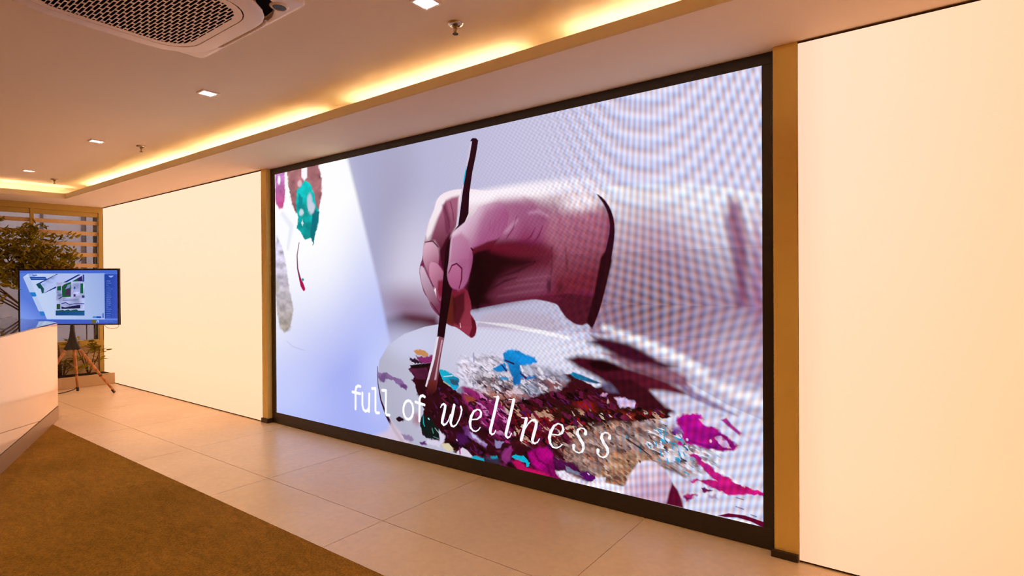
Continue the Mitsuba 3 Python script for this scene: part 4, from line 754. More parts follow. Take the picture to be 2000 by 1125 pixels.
    ('S',[-3.2012,1.6024,0.0049,-3.1503,1.5026,0.0048,-3.0749,1.3797,0.0057],(90,30,70),None,None,0.0049,0.8,0,0),
    ('P',[-3.227,1.4699,-3.2335,1.5259,-3.227,1.5567,-3.2077,1.5624,-3.1862,1.5434,-3.1624,1.4998,-3.1311,1.4502,-3.0925,1.395,-3.0651,1.3488,-3.0487,1.3113,-3.0323,1.2842,-3.0159,1.2675,-3.0096,1.2351,-3.0133,1.1868,-3.0346,1.1766,-3.0736,1.2047,-3.1037,1.2361,-3.1247,1.2706,-3.1479,1.3071,-3.1733,1.3457,-3.1955,1.3843,-3.2143,1.4227],(206,176,200),(120,50,80),(1.3816,-2.6929,8.5392),0.0067,1,0,0),
    ('S',[-3.1098,1.2699,0.0048,-3.0151,1.1723,0.0065],(70,10,40),None,None,0.0048,0.8,0,0),
    ('P',[-2.9528,1.1685,-2.9518,1.2774,-2.935,1.3378,-2.9027,1.3498,-2.8507,1.3676,-2.78,1.3909,-2.7302,1.3647,-2.7004,1.2897,-2.6914,1.2365,-2.703,1.2046,-2.6987,1.181,-2.6784,1.166,-2.6621,1.1444,-2.6496,1.1162,-2.6453,1.0866,-2.6493,1.0555,-2.6604,1.032,-2.6785,1.0162,-2.6989,1.0134,-2.7217,1.0239,-2.7483,1.0377,-2.779,1.0549,-2.8101,1.0702,-2.8413,1.0836,-2.8809,1.0962,-2.929,1.1081],(122,24,48),(150,50,72),(3.1129,-2.9185,12.7862),0.0062,1,0,0),
    ('P',[-2.9514,1.3198,-2.8709,1.3321,-2.84,1.2382,-2.8729,1.0957,-2.9451,1.1168],(96,30,24),None,None,0.0137,1,0,0),
    ('P',[-2.879,1.3084,-2.761,1.356,-2.7622,1.2163,-2.8255,1.0975,-2.8695,1.1194],(60,6,18),None,None,0.0135,0.8,0,0),
    ('P',[-2.6984,1.1715,-2.6565,1.1383,-2.645,1.0814,-2.6604,1.0349,-2.6952,1.0125,-2.7147,1.0323,-2.687,1.0912],(96,14,36),None,None,0.0052,1,0,0),
    ('S',[-2.8065,1.1158,0.0031,-2.8005,1.0867,0.004],(226,190,200),None,None,0.0031,1,0,0),
    ('S',[-2.6318,1.4247,0.0065,-2.6333,1.2419,0.0095],(24,0,8),None,None,0.0065,0.8,0,0),
    ('P',[-2.6881,2.485,-2.6706,2.4955,-2.636,2.488,-2.6165,2.4679,-2.6395,2.364,-2.6757,2.2402,-2.7054,2.0914,-2.7153,1.9397,-2.7667,1.8554,-2.9017,1.3075,-2.9534,1.0816,-2.9715,0.9897,-3.0248,0.823,-3.0801,0.8309,-3.0451,1.0099,-3.0009,1.2828,-2.9462,1.71,-2.8391,1.8422,-2.7927,2.058,-2.748,2.2608,-2.7099,2.397],(40,6,22),(26,0,10),(-0.1567,-0.7904,1.5228),0.0031,1,0,0),
    ('P',[-2.6932,2.4744,-2.6757,2.4716,-2.7016,2.3615,-2.7431,2.2371,-2.775,2.0871,-2.8182,1.859,-2.8444,1.8374,-2.7958,2.0583,-2.7505,2.2611,-2.7139,2.3976],(206,196,216),None,None,0.0026,1,0,0),
    ('S',[-2.7325,2.2932,0.0035,-2.7535,2.2077,0.0066,-2.7641,2.1629,0.0035],(20,180,220),None,None,0.0035,1,0,0),
    ('P',[-2.3702,1.9523,-2.4115,1.9836,-2.4605,1.9978,-2.5175,1.9947,-2.5646,1.9878,-2.6013,1.9769,-2.6367,1.9572,-2.6705,1.9286,-2.7124,1.9002,-2.7624,1.8721,-2.8064,1.848,-2.8443,1.8282,-2.8698,1.8092,-2.8827,1.7911,-2.8934,1.7586,-2.9019,1.7116,-2.9087,1.6645,-2.9139,1.6172,-2.9224,1.5699,-2.9342,1.5225,-2.9366,1.4809,-2.9296,1.445,-2.9161,1.4151,-2.8963,1.3913,-2.8705,1.3764,-2.8388,1.3705,-2.8106,1.372,-2.7856,1.3807,-2.7614,1.3981,-2.7381,1.4241,-2.7176,1.4601,-2.6997,1.506,-2.6865,1.5489,-2.6779,1.5889,-2.6757,1.6227,-2.68,1.6504,-2.6633,1.6721,-2.6259,1.6876,-2.5852,1.7018,-2.5414,1.7149,-2.4946,1.7271,-2.4449,1.7383,-2.4027,1.7649,-2.3679,1.8068,-2.3504,1.8548,-2.35,1.9095],(226,196,216),(160,80,126),(2.7188,-3.0437,13.308),0.007,1,0,0),
    ('P',[-2.5467,1.9538,-2.4325,1.9772,-2.3498,1.9259,-2.3644,1.8065,-2.4625,1.7351,-2.5777,1.7187,-2.6364,1.7674,-2.6058,1.8793],(164,88,132),None,None,0.0501,0.7,0,0),
    ('P',[-2.682,1.6781,-2.6073,1.6975,-2.5341,1.721,-2.4344,1.7336,-2.4915,1.6696,-2.6373,1.6532,-2.6674,1.6315],(96,12,34),None,None,0.0128,0.9,0,0),
    ('S',[-2.6926,1.6809,0.0044,-2.6761,1.664,0.007],(60,0,24),None,None,0.0035,1,0,0),
    ('P',[-2.8893,1.7702,-2.7882,1.7995,-2.7118,1.7371,-2.7055,1.5868,-2.7296,1.4371,-2.7762,1.3851,-2.8231,1.3676,-2.7904,1.5428,-2.8212,1.5905,-2.9006,1.5811],(176,102,144),None,None,0.0223,0.7,0,0),
    ('P',[-2.9076,1.5125,-2.8946,1.5406,-2.8744,1.5567,-2.8474,1.5607,-2.8223,1.5541,-2.799,1.5372,-2.7884,1.506,-2.7903,1.4605,-2.8023,1.422,-2.8245,1.3905,-2.8506,1.3782,-2.8807,1.3853,-2.9038,1.4014,-2.9197,1.4265,-2.9243,1.4539,-2.9175,1.4835],(188,108,150),(170,84,128),(0.5231,-6.0013,10.7714),0.0054,1,0,0),
    ('S',[-2.9206,1.4984,0.0037,-2.8848,1.557,0.0059,-2.8371,1.5698,0.0059,-2.7843,1.531,0.0067,-2.7881,1.4493,0.0067,-2.8152,1.3793,0.0045],(104,18,60),None,None,0.0037,1,0,0),
    ('S',[-2.5041,1.8717,0.0021,-2.519,1.8055,0.0042],(150,78,106),None,None,0.0038,0.7,0,0),
    ('S',[-2.4615,1.8686,0.0021,-2.482,1.7808,0.0042],(150,78,106),None,None,0.0037,0.7,0,0),
    ('S',[-2.4193,1.8765,0.0021,-2.4397,1.7671,0.0041],(150,78,106),None,None,0.0037,0.7,0,0),
    ('S',[-2.3639,1.8832,0.002,-2.4062,1.7651,0.0041],(150,78,106),None,None,0.0037,0.7,0,0),
    ('P',[-3.0451,1.0099,-2.9715,0.9976,-3.0139,0.8238,-3.0429,0.6533,-3.0601,0.5833,-3.1386,0.583,-3.1782,0.6033,-3.1577,0.6584,-3.0969,0.8297],(132,76,92),(92,30,40),(-0.7412,-2.6557,0.3047),0.0038,1,0,0),
    ('P',[-3.0507,1.0016,-3.0287,1.0027,-3.0746,0.8233,-3.1379,0.6562,-3.1669,0.5963,-3.1811,0.603,-3.1606,0.6581,-3.1025,0.8212],(226,216,230),None,None,0.0033,1,0,0),
    ('P',[-3.0015,0.9801,-2.9852,0.981,-3.0304,0.8186,-3.0594,0.6637,-3.0817,0.6616,-3.0414,0.8177],(206,160,176),None,None,0.0038,0.8,0,0),
    ('P',[-3.1436,0.6557,-3.054,0.6442,-3.0658,0.5746,-3.1278,0.5233,-3.1614,0.5725],(104,34,34),(40,4,14),(-0.8142,-8.0736,2.7078),0.0072,1,0,0),
    ('S',[-3.9876,0.5164,0.013,-4.0175,0.5187,0.0131,-4.0432,0.5046,0.0131,-4.0532,0.4748,0.0131,-4.0551,0.3102,0.0132],(252,252,255),None,None,0.002,1,0,0),
    ('S',[-4.0954,0.4566,0.0133,-3.9909,0.4521,0.013],(252,252,255),None,None,0.002,1,0,0),
    ('S',[-3.9592,0.4625,0.0129,-3.9604,0.3588,0.0129,-3.947,0.3199,0.0129,-3.9222,0.3069,0.0128,-3.8911,0.3149,0.0128,-3.871,0.3457,0.0127],(252,252,255),None,None,0.002,1,0,0),
    ('S',[-3.866,0.4647,0.0127,-3.8714,0.3115,0.0127],(252,252,255),None,None,0.0019,1,0,0),
    ('S',[-3.8275,0.515,0.0126,-3.7838,0.5215,0.0125,-3.7859,0.3285,0.0125,-3.7753,0.312,0.0125,-3.7405,0.3154,0.0124],(252,252,255),None,None,0.0019,1,0,0),
    ('S',[-3.6958,0.5139,0.0123,-3.65,0.5172,0.0122,-3.6544,0.3259,0.0122,-3.6423,0.3111,0.0122,-3.6076,0.3146,0.0121],(252,252,255),None,None,0.0019,1,0,0),
    ('S',[-3.1882,0.516,0.0112,-3.2089,0.524,0.0112,-3.235,0.5144,0.0113,-3.2457,0.4909,0.0113,-3.2501,0.3141,0.0113],(252,252,255),None,None,0.0017,1,0,0),
    ('S',[-3.2925,0.4623,0.0114,-3.1914,0.4512,0.0112],(252,252,255),None,None,0.0017,1,0,0),
    ('S',[-3.3783,0.3093,0.0116,-3.3528,0.3205,0.0115,-3.3323,0.3447,0.0115,-3.3208,0.377,0.0115,-3.3205,0.4112,0.0115,-3.3314,0.4407,0.0115,-3.3514,0.4597,0.0115,-3.3767,0.4643,0.0116,-3.4024,0.4536,0.0116,-3.4232,0.4295,0.0117,-3.435,0.3968,0.0117,-3.4354,0.3621,0.0117,-3.4242,0.3323,0.0117,-3.4038,0.3135,0.0116,-3.3783,0.3093,0.0116],(252,252,255),None,None,0.0018,1,0,0),
    ('S',[-3.0143,0.453,0.0047,-3.0026,0.4733,0.0061,-2.9801,0.485,0.0084,-2.9634,0.4732,0.012,-2.9739,0.4274,0.0139,-2.9947,0.3652,0.014,-2.9997,0.3372,0.0131,-2.9836,0.3212,0.0093,-2.9579,0.3318,0.0065,-2.9309,0.3642,0.0055,-2.9106,0.4111,0.0055],(252,252,255),None,None,0.0016,1,0,0),
    ('S',[-2.8717,0.487,0.0136,-2.8941,0.4035,0.0137,-2.9098,0.3524,0.0128,-2.9014,0.3281,0.0101,-2.8784,0.3237,0.0068,-2.8521,0.3411,0.0054,-2.8225,0.3841,0.0058,-2.8028,0.4303,0.0072,-2.7948,0.4651,0.0081,-2.8043,0.4842,0.0099],(252,252,255),None,None,0.0016,1,0,0),
    ('S',[-2.6986,0.4022,0.0044,-2.6428,0.4128,0.0052,-2.609,0.4395,0.0095,-2.6058,0.4658,0.0103,-2.6178,0.483,0.0069,-2.6422,0.4856,0.0052,-2.6763,0.466,0.0087,-2.7015,0.4247,0.0123,-2.7138,0.3801,0.0132,-2.7085,0.3428,0.0105,-2.6868,0.3231,0.007,-2.659,0.3197,0.0052,-2.6312,0.3352,0.0048,-2.6152,0.3555,0.0043],(252,252,255),None,None,0.0015,1,0,0),
    ('S',[-2.4854,0.5969,0.0033,-2.4475,0.5984,0.0041],(252,252,255),None,None,0.0015,1,0,0),
    ('S',[-2.4475,0.5975,0.0129,-2.4804,0.4822,0.0129,-2.5197,0.3519,0.0131,-2.5199,0.3333,0.011,-2.5064,0.3206,0.0071,-2.4846,0.3304,0.005,-2.4697,0.3557,0.0042],(252,252,255),None,None,0.0015,1,0,0),
    ('S',[-2.3476,0.5945,0.0032,-2.3073,0.5956,0.004],(252,252,255),None,None,0.0014,1,0,0),
    ('S',[-2.3057,0.5949,0.0124,-2.3372,0.483,0.0125,-2.3766,0.3506,0.0127,-2.3778,0.3323,0.0106,-2.3638,0.3191,0.0069,-2.3429,0.3296,0.0049,-2.327,0.3573,0.004],(252,252,255),None,None,0.0014,1,0,0),
    ('S',[-2.2409,0.4788,0.0032,-2.1953,0.4801,0.0039],(252,252,255),None,None,0.0014,1,0,0),
    ('S',[-2.1988,0.4775,0.0121,-2.2219,0.3988,0.0122,-2.2443,0.3239,0.0123],(252,252,255),None,None,0.0014,1,0,0),
    ('S',[-2.211,0.404,0.0039,-2.1848,0.445,0.0047,-2.1568,0.4713,0.0062,-2.1312,0.479,0.0085,-2.1153,0.4672,0.0111,-2.1197,0.435,0.0119,-2.1383,0.3796,0.012,-2.1501,0.339,0.0116,-2.1459,0.3221,0.0093,-2.1303,0.3169,0.0062,-2.107,0.3302,0.0046,-2.0918,0.3547,0.0038],(252,252,255),None,None,0.0014,1,0,0),
    ('S',[-1.9911,0.4023,0.0037,-1.9429,0.4036,0.0044,-1.913,0.4228,0.0088,-1.9022,0.4482,0.0095,-1.9107,0.474,0.0066,-1.9424,0.4807,0.0044,-1.9746,0.4597,0.0082,-1.9991,0.4183,0.0116,-2.0116,0.3767,0.0124,-2.0057,0.3415,0.0097,-1.9856,0.3173,0.006,-1.9575,0.3145,0.0044,-1.9295,0.3284,0.004,-1.9108,0.3461,0.0037],(252,252,255),None,None,0.0013,1,0,0),
    ('S',[-1.7365,0.4455,0.0119,-1.7338,0.4617,0.0084,-1.7475,0.4761,0.0049,-1.7701,0.4761,0.005,-1.7928,0.4595,0.0085,-1.7968,0.4356,0.0107,-1.778,0.4053,0.0117,-1.7556,0.3774,0.0113,-1.7502,0.3519,0.0099,-1.7616,0.3251,0.0064,-1.7843,0.3119,0.0043,-1.8109,0.3166,0.0046,-1.8269,0.3322,0.0079,-1.8229,0.353,0.0122],(252,252,255),None,None,0.0012,1,0,0),
    ('S',[-1.5657,0.4435,0.0114,-1.5632,0.4593,0.0081,-1.5761,0.4733,0.0047,-1.5974,0.4733,0.0047,-1.6189,0.4571,0.0082,-1.6226,0.4339,0.0102,-1.6049,0.4044,0.0112,-1.5837,0.3774,0.0108,-1.5786,0.3526,0.0094,-1.5894,0.3266,0.0061,-1.6108,0.3137,0.0041,-1.6359,0.3183,0.0044,-1.6509,0.3335,0.0076,-1.6472,0.3536,0.0117],(252,252,255),None,None,0.0012,1,0,0),
]


ls = thing("led_screen", "huge lit LED screen showing a hand painting with a brush", "screen")
SX0, SX1, SZ0, SZ1, SY = -5.326, -0.672, 0.113, 2.552, 3.146
for nm, m in (("frame_rail", box(-5.404, -0.604, 3.143, 3.199, SZ1, SOFFIT - 0.002, 0.001)), ("frame_rail", box(-5.404, -0.604, 3.143, 3.199, 0.003, SZ0, 0.001)),
              ("frame_rail", box(-5.404, SX0, 3.143, 3.199, SZ0 + 0.0005, SZ1 - 0.0005, 0.001)), ("frame_rail", box(SX1, -0.604, 3.143, 3.199, SZ0 + 0.0005, SZ1 - 0.0005, 0.001))):
    obj(nm, m, "m_bezel", ls)
face = trimesh.Trimesh([(SX0, SY, SZ0), (SX1, SY, SZ0), (SX1, SY, SZ1), (SX0, SY, SZ1)], [(0, 1, 2), (0, 2, 3)], process=False)
obj("display", face, "m_led", ls, uv=QUAD_UV, emitter={"type": "area", "radiance": proc(painter(PICTURE, screen_background, lambda p: p.x, lambda p: p.z, screen_finish))})
tag(f"{ls}__display", "lit picture of a hand with a brush over a paint palette, reading full of wellness")

# ------------------------------------------------------------------ ceiling fittings
# four-way air conditioner
AX, AY, RIM, HUB = -2.999, 1.075, 2.796, 2.750
ac = thing("air_conditioner", "white square cassette air conditioner set in the ceiling, top left", "air conditioner")
oc = lambda h, r, z: at(rsquare(h, h, r), z, AX, AY)
obj("rim", loft([oc(0.557, 0.05, TRAY + 0.002), oc(0.557, 0.05, RIM + 0.014), oc(0.549, 0.05, RIM + 0.004), oc(0.535, 0.06, RIM), oc(0.528, 0.30, RIM - 0.003), oc(0.522, 0.30, RIM + 0.002), oc(0.520, 0.30, TRAY + 0.002)], False, False), "m_plastic", ac, smooth=35)
ring = sg.Polygon(rsquare(0.462, 0.462, 0.25)).difference(sg.Polygon(rsquare(0.385, 0.385, 0.17)))
obj("hub", cat(loft([oc(0.440, 0.22, TRAY), oc(0.452, 0.24, HUB + 0.030), oc(0.474, 0.25, HUB + 0.012), oc(0.474, 0.25, HUB + 0.006), oc(0.464, 0.25, HUB), oc(0.386, 0.17, HUB - 0.003), oc(0.3835, 0.17, HUB + 0.006)], False, False)), "m_plastic", ac, smooth=35)
slots = []
pitch, rowp, ln, wd = 0.092, 0.0172, 0.0405, 0.0064
area = sg.Polygon(rsquare(0.345, 0.345, 0.14))
for j in range(-21, 22):
    for i in range(-5, 6):
        cx, cy = (i + 0.5 * (j % 2)) * pitch, j * rowp
        s = sg.LineString([(cx - ln + wd, cy), (cx + ln - wd, cy)]).buffer(wd, quad_segs=2).intersection(area)
        if s.area > 1.2e-4:
            slots.append(s)
plate = sg.Polygon(rsquare(0.381, 0.381, 0.17)).difference(shapely.union_all(slots))
gm = prism(plate, HUB - 0.003, HUB - 0.0005)
gm.apply_translation((AX, AY, 0))
gr = obj("grille", gm, "m_plastic", ac)
tag(gr, "intake grille with staggered slots")
obj("filter", loft([oc(0.38, 0.17, HUB + 0.022), oc(0.38, 0.17, HUB + 0.03)]), "m_void", gr)
obj("duct", loft([oc(0.509, 0.25, TRAY - 0.002), oc(0.441, 0.22, TRAY - 0.002)], False, False), "m_void", ac)
for a in range(4):
    fl = []
    for q in np.linspace(-0.262, 0.262, 15):
        e = 1 - (abs(q) / 0.27) ** 8
        fl.append([(q, 0.503 + 0.0165 * math.cos(w) * (0.6 + 0.4 * e), RIM - 0.012 + 0.021 * math.sin(w) * e * 0.95) for w in np.linspace(0, 2 * np.pi, 14, endpoint=False)])
    m = loft([np.array(l) for l in fl])
    m.apply_transform(trimesh.transformations.rotation_matrix(a * np.pi / 2, (0, 0, 1)))
    m.apply_translation((AX, AY, 0))
    obj("flap", m, "m_plastic", ac, smooth=40)
for a in (1, 2, 3):                                        # three corners are closed by covers
    w = np.linspace(4, 86, 9) * np.pi / 180
    sec = [[(0.225 + (0.245 + d) * math.cos(t), 0.225 + (0.245 + d) * math.sin(t), z) for d, z in ((0.0, HUB + 0.012), (0.018, HUB + 0.022), (0.045, RIM - 0.004), (0.045, RIM + 0.01), (0.0, RIM + 0.01))] for t in w]
    m = loft([np.array(s) for s in sec])
    m.apply_transform(trimesh.transformations.rotation_matrix(a * np.pi / 2, (0, 0, 1)))
    m.apply_translation((AX, AY, 0))
    obj("corner_cover", m, "m_plastic", ac, smooth=40)
sn = obj("sensor", lathe([(0.0, -0.005), (0.030, -0.005), (0.033, 0.0), (0.0, 0.0)], (AX + 0.435, AY + 0.470, RIM - 0.003)), "m_sensor", ac)
tag(sn, "round black sensor window")
obj("bezel", lathe([(0.031, -0.003), (0.034, -0.007), (0.042, -0.004), (0.046, 0.001), (0.031, 0.001)], (AX + 0.435, AY + 0.470, RIM - 0.002)), "m_plastic", sn, smooth=40)


# square recessed downlights, a row along the tray and one more row behind the camera's side
def downlight(x, y, text, group=None, TRAY=TRAY):
    k = thing("downlight", text, "ceiling light", group)
    h, hi = 0.058, 0.046
    sq = lambda s, z: at(np.array([(s, s), (-s, s), (-s, -s), (s, -s)]), z, x, y)
    obj("trim", loft([sq(h, TRAY - 0.0005), sq(h, TRAY - 0.006), sq(hi + 0.002, TRAY - 0.008), sq(hi, TRAY - 0.004), sq(hi - 0.008, TRAY + 0.05)], False, False), "m_plastic", k)
    obj("reflector", lathe([(0.0, 0.052), (0.037, 0.050), (0.036, 0.034), (0.028, 0.048), (0.0, 0.050)], (x, y, TRAY), 24), "m_reflector", k)
    obj("bulb", lathe([(0.0, 0.026), (0.014, 0.027), (0.022, 0.033), (0.024, 0.044), (0.0, 0.046)], (x, y, TRAY), 20), "m_plastic", k, smooth=50, emitter=lamp(DOWN_LIGHT))


DOWN = [(-1.985, 1.985, "square recessed downlight cut off by the top edge"), (-4.185, 1.955, "square recessed downlight nearest the air conditioner's corner"), (-6.40, 1.945, "second farthest square recessed downlight, left of the middle sprinkler"), (-8.64, 1.940, "farthest square recessed downlight, by the window end")]
holes = []
for x, y, text in DOWN:
    downlight(x, y, text)
for x in (-8.6, -6.4, -4.2, -2.0, 0.2, 2.4):
    downlight(x, 0.20, "square recessed downlight of the second row", "downlights outside the frame")
for x in (-8.0, -5.6, -3.2, -0.8, 1.6):  # unseen rows added as fill light for the lip and near floor
    for y in (-1.7, -3.1):
        downlight(x, y, "added unseen square recessed downlight in the low ceiling on the camera's side", "added downlights in the low ceiling outside the frame", SOFFIT)
downlight(0.22, 1.985, "square recessed downlight past the top edge")
cut = shapely.union_all([sg.box(d[0] - 0.047, d[1] - 0.047, d[0] + 0.047, d[1] + 0.047) for d in [(x, y) for x, y, _ in DOWN] + [(x, 0.20) for x in (-8.6, -6.4, -4.2, -2.0, 0.2, 2.4)] + [(0.22, 1.985)]])
tray = sg.Polygon([(3.6, LY + 0.33), corner2(0.33), out_end(0.33), (3.6, YN - 0.33)]).difference(cut)
scene["ceiling__tray"] = mikit.ply(cat(prism(tray, TRAY, TRAY + 0.06), prism(tray.buffer(0.2), TRAY + 0.0605, TRAY + 0.1)), "m_ceiling")


# pendent sprinklers
def sprinkler(x, y, text):
    k = thing("sprinkler", text, "sprinkler")
    obj("escutcheon", lathe([(0.0, 0.0), (0.041, 0.0), (0.042, -0.004), (0.036, -0.011), (0.026, -0.013), (0.021, -0.006), (0.0, -0.006)], (x, y, TRAY)), "m_chrome", k, smooth=40)
    obj("body", lathe([(0.0, -0.004), (0.014, -0.006), (0.014, -0.022), (0.009, -0.027), (0.0, -0.027)], (x, y, TRAY), 12), "m_brass", k)
    for s in (-1, 1):
        obj("yoke_arm", tube([(x + s * 0.010, y, TRAY - 0.024), (x + s * 0.011, y, TRAY - 0.036), (x + s * 0.004, y, TRAY - 0.052)], 0.0024, 6), "m_brass", k)
    obj("bulb", tube([(x, y, TRAY - 0.026), (x, y, TRAY - 0.049)], 0.0028, 8), "m_brass", k)
    obj("deflector", lathe([(0.0, -0.051), (0.005, -0.055), (0.0155, -0.0565), (0.0155, -0.0590), (0.0, -0.0590)], (x, y, TRAY), 16), "m_dark_trim", k)


sprinkler(-2.022, 2.245, "pendent chrome sprinkler nearest the glowing cove edge above the big screen")
sprinkler(-6.280, 2.282, "middle sprinkler on the ceiling, left of the cove glow")
sprinkler(-9.060, 2.290, "farthest sprinkler on the ceiling, by the cove corner")

# ------------------------------------------------------------------ reception desk
DA, DU = V(-7.440, 1.893, 0), V(0.9135, -0.4068, 0)
DN = V(0.4068, 0.9135, 0)                                  # out of the front face
dk = thing("reception_desk", "glossy cream faceted reception desk with a dark glass top, at the left edge", "desk")
far = V(-9.22, 1.893, 0)
pt2 = lambda t, d=0.0: DA + DU * t + DN * d
outline = lambda d: [tuple(p[:2]) for p in (pt2(-0.224 * d, -d), pt2(3.2 - d, -d), pt2(3.2 - d, -0.85 + d), V(-7.62, 1.06, 0) + V(0, d, 0), V(-9.22 + d, 1.06 + d, 0), V(-9.22 + d, 1.893 - d, 0))]
PL, TOPZ = 0.146, 1.026
obj("plinth", prism(outline(-0.006), 0.0025, PL - 0.008), "m_plinth", dk)
obj("shadow_gap", prism(outline(0.004), PL - 0.008, PL), "m_gap", dk)
# front: upper face and, below a rising crease, a tilted lower facet
K0, K1 = 0.80, 3.2
kz = lambda t: PL + 0.003 + 0.132 * (t - K0)
def sheet(front, back=0.03):
    """A slab from a front polygon in (t, depth, z)."""
    f = np.array([pt2(t, d) + V(0, 0, z) for t, d, z in front])
    b = np.array([pt2(t, d - back) + V(0, 0, z) for t, d, z in front])
    n = len(f)
    fa = [(0, i, i + 1) for i in range(1, n - 1)] + [(n, n + i + 1, n + i) for i in range(1, n - 1)]
    for i in range(n):
        j = (i + 1) % n
        fa += [(i, n + i, n + j), (i, n + j, j)]
    m = trimesh.Trimesh(np.vstack([f, b]), fa, process=False)
    m.fix_normals()
    return m
obj("front_panel", sheet([(0, 0, PL), (K0, 0, PL), (K1, 0, kz(K1)), (K1, 0, TOPZ), (0, 0, TOPZ)]), "m_glossy_white", dk)
obj("lower_facet", sheet([(K0 + 0.03, 0.0, PL), (K1, 0.0, PL), (K1, -0.012, kz(K1) - 0.007), (K0 + 0.08, -0.004, kz(K0 + 0.08) - 0.007)], 0.02), "m_glossy_white", dk)
obj("body", prism(outline(0.032), PL, TOPZ), "m_glossy_white", dk)
obj("end_panel", prism([tuple(p[:2]) for p in (DA + V(-0.008, -0.002, 0), V(-9.22, 1.891, 0), V(-9.22, 1.871, 0), DA + V(-0.002, -0.024, 0))], PL, TOPZ), "m_glossy_white", dk)
obj("top", prism(outline(-0.001), TOPZ, TOPZ + 0.010), "m_top_glass", dk)
tag(f"{dk}__top", "dark glass worktop")

# ------------------------------------------------------------------ television on a wooden tripod
TR, TF = V(0.8053, 0.5929, 0), V(0.5929, -0.8053, 0)      # its right as seen, its front
TC = V(-8.925, 2.391, 1.2870)
tvm = lambda m: frame(m, TC, TR, -TF)                      # meshes in (right, away from the viewer, up)
tv = thing("television", "flat television showing a site plan, on a wooden tripod", "television")
HW, HH = 0.6575, 0.367
obj("bezel", tvm(cat(box(-HW, HW, 0, 0.03, HH - 0.022, HH, 0.002), box(-HW, HW, 0, 0.03, -HH, -HH + 0.016, 0.002), box(-HW, -HW + 0.022, 0, 0.03, -HH, HH, 0.002), box(HW - 0.022, HW, 0, 0.03, -HH, HH, 0.002))), "m_black", tv)
obj("housing", tvm(cat(box(-HW + 0.004, HW - 0.004, 0.006, 0.032, -HH + 0.004, HH - 0.004, 0.004), box(-0.4, 0.4, 0.03, 0.058, -0.24, 0.20, 0.012))), "m_black", tv)
SW, SH0, SH1 = HW - 0.022, -HH + 0.016, HH - 0.022
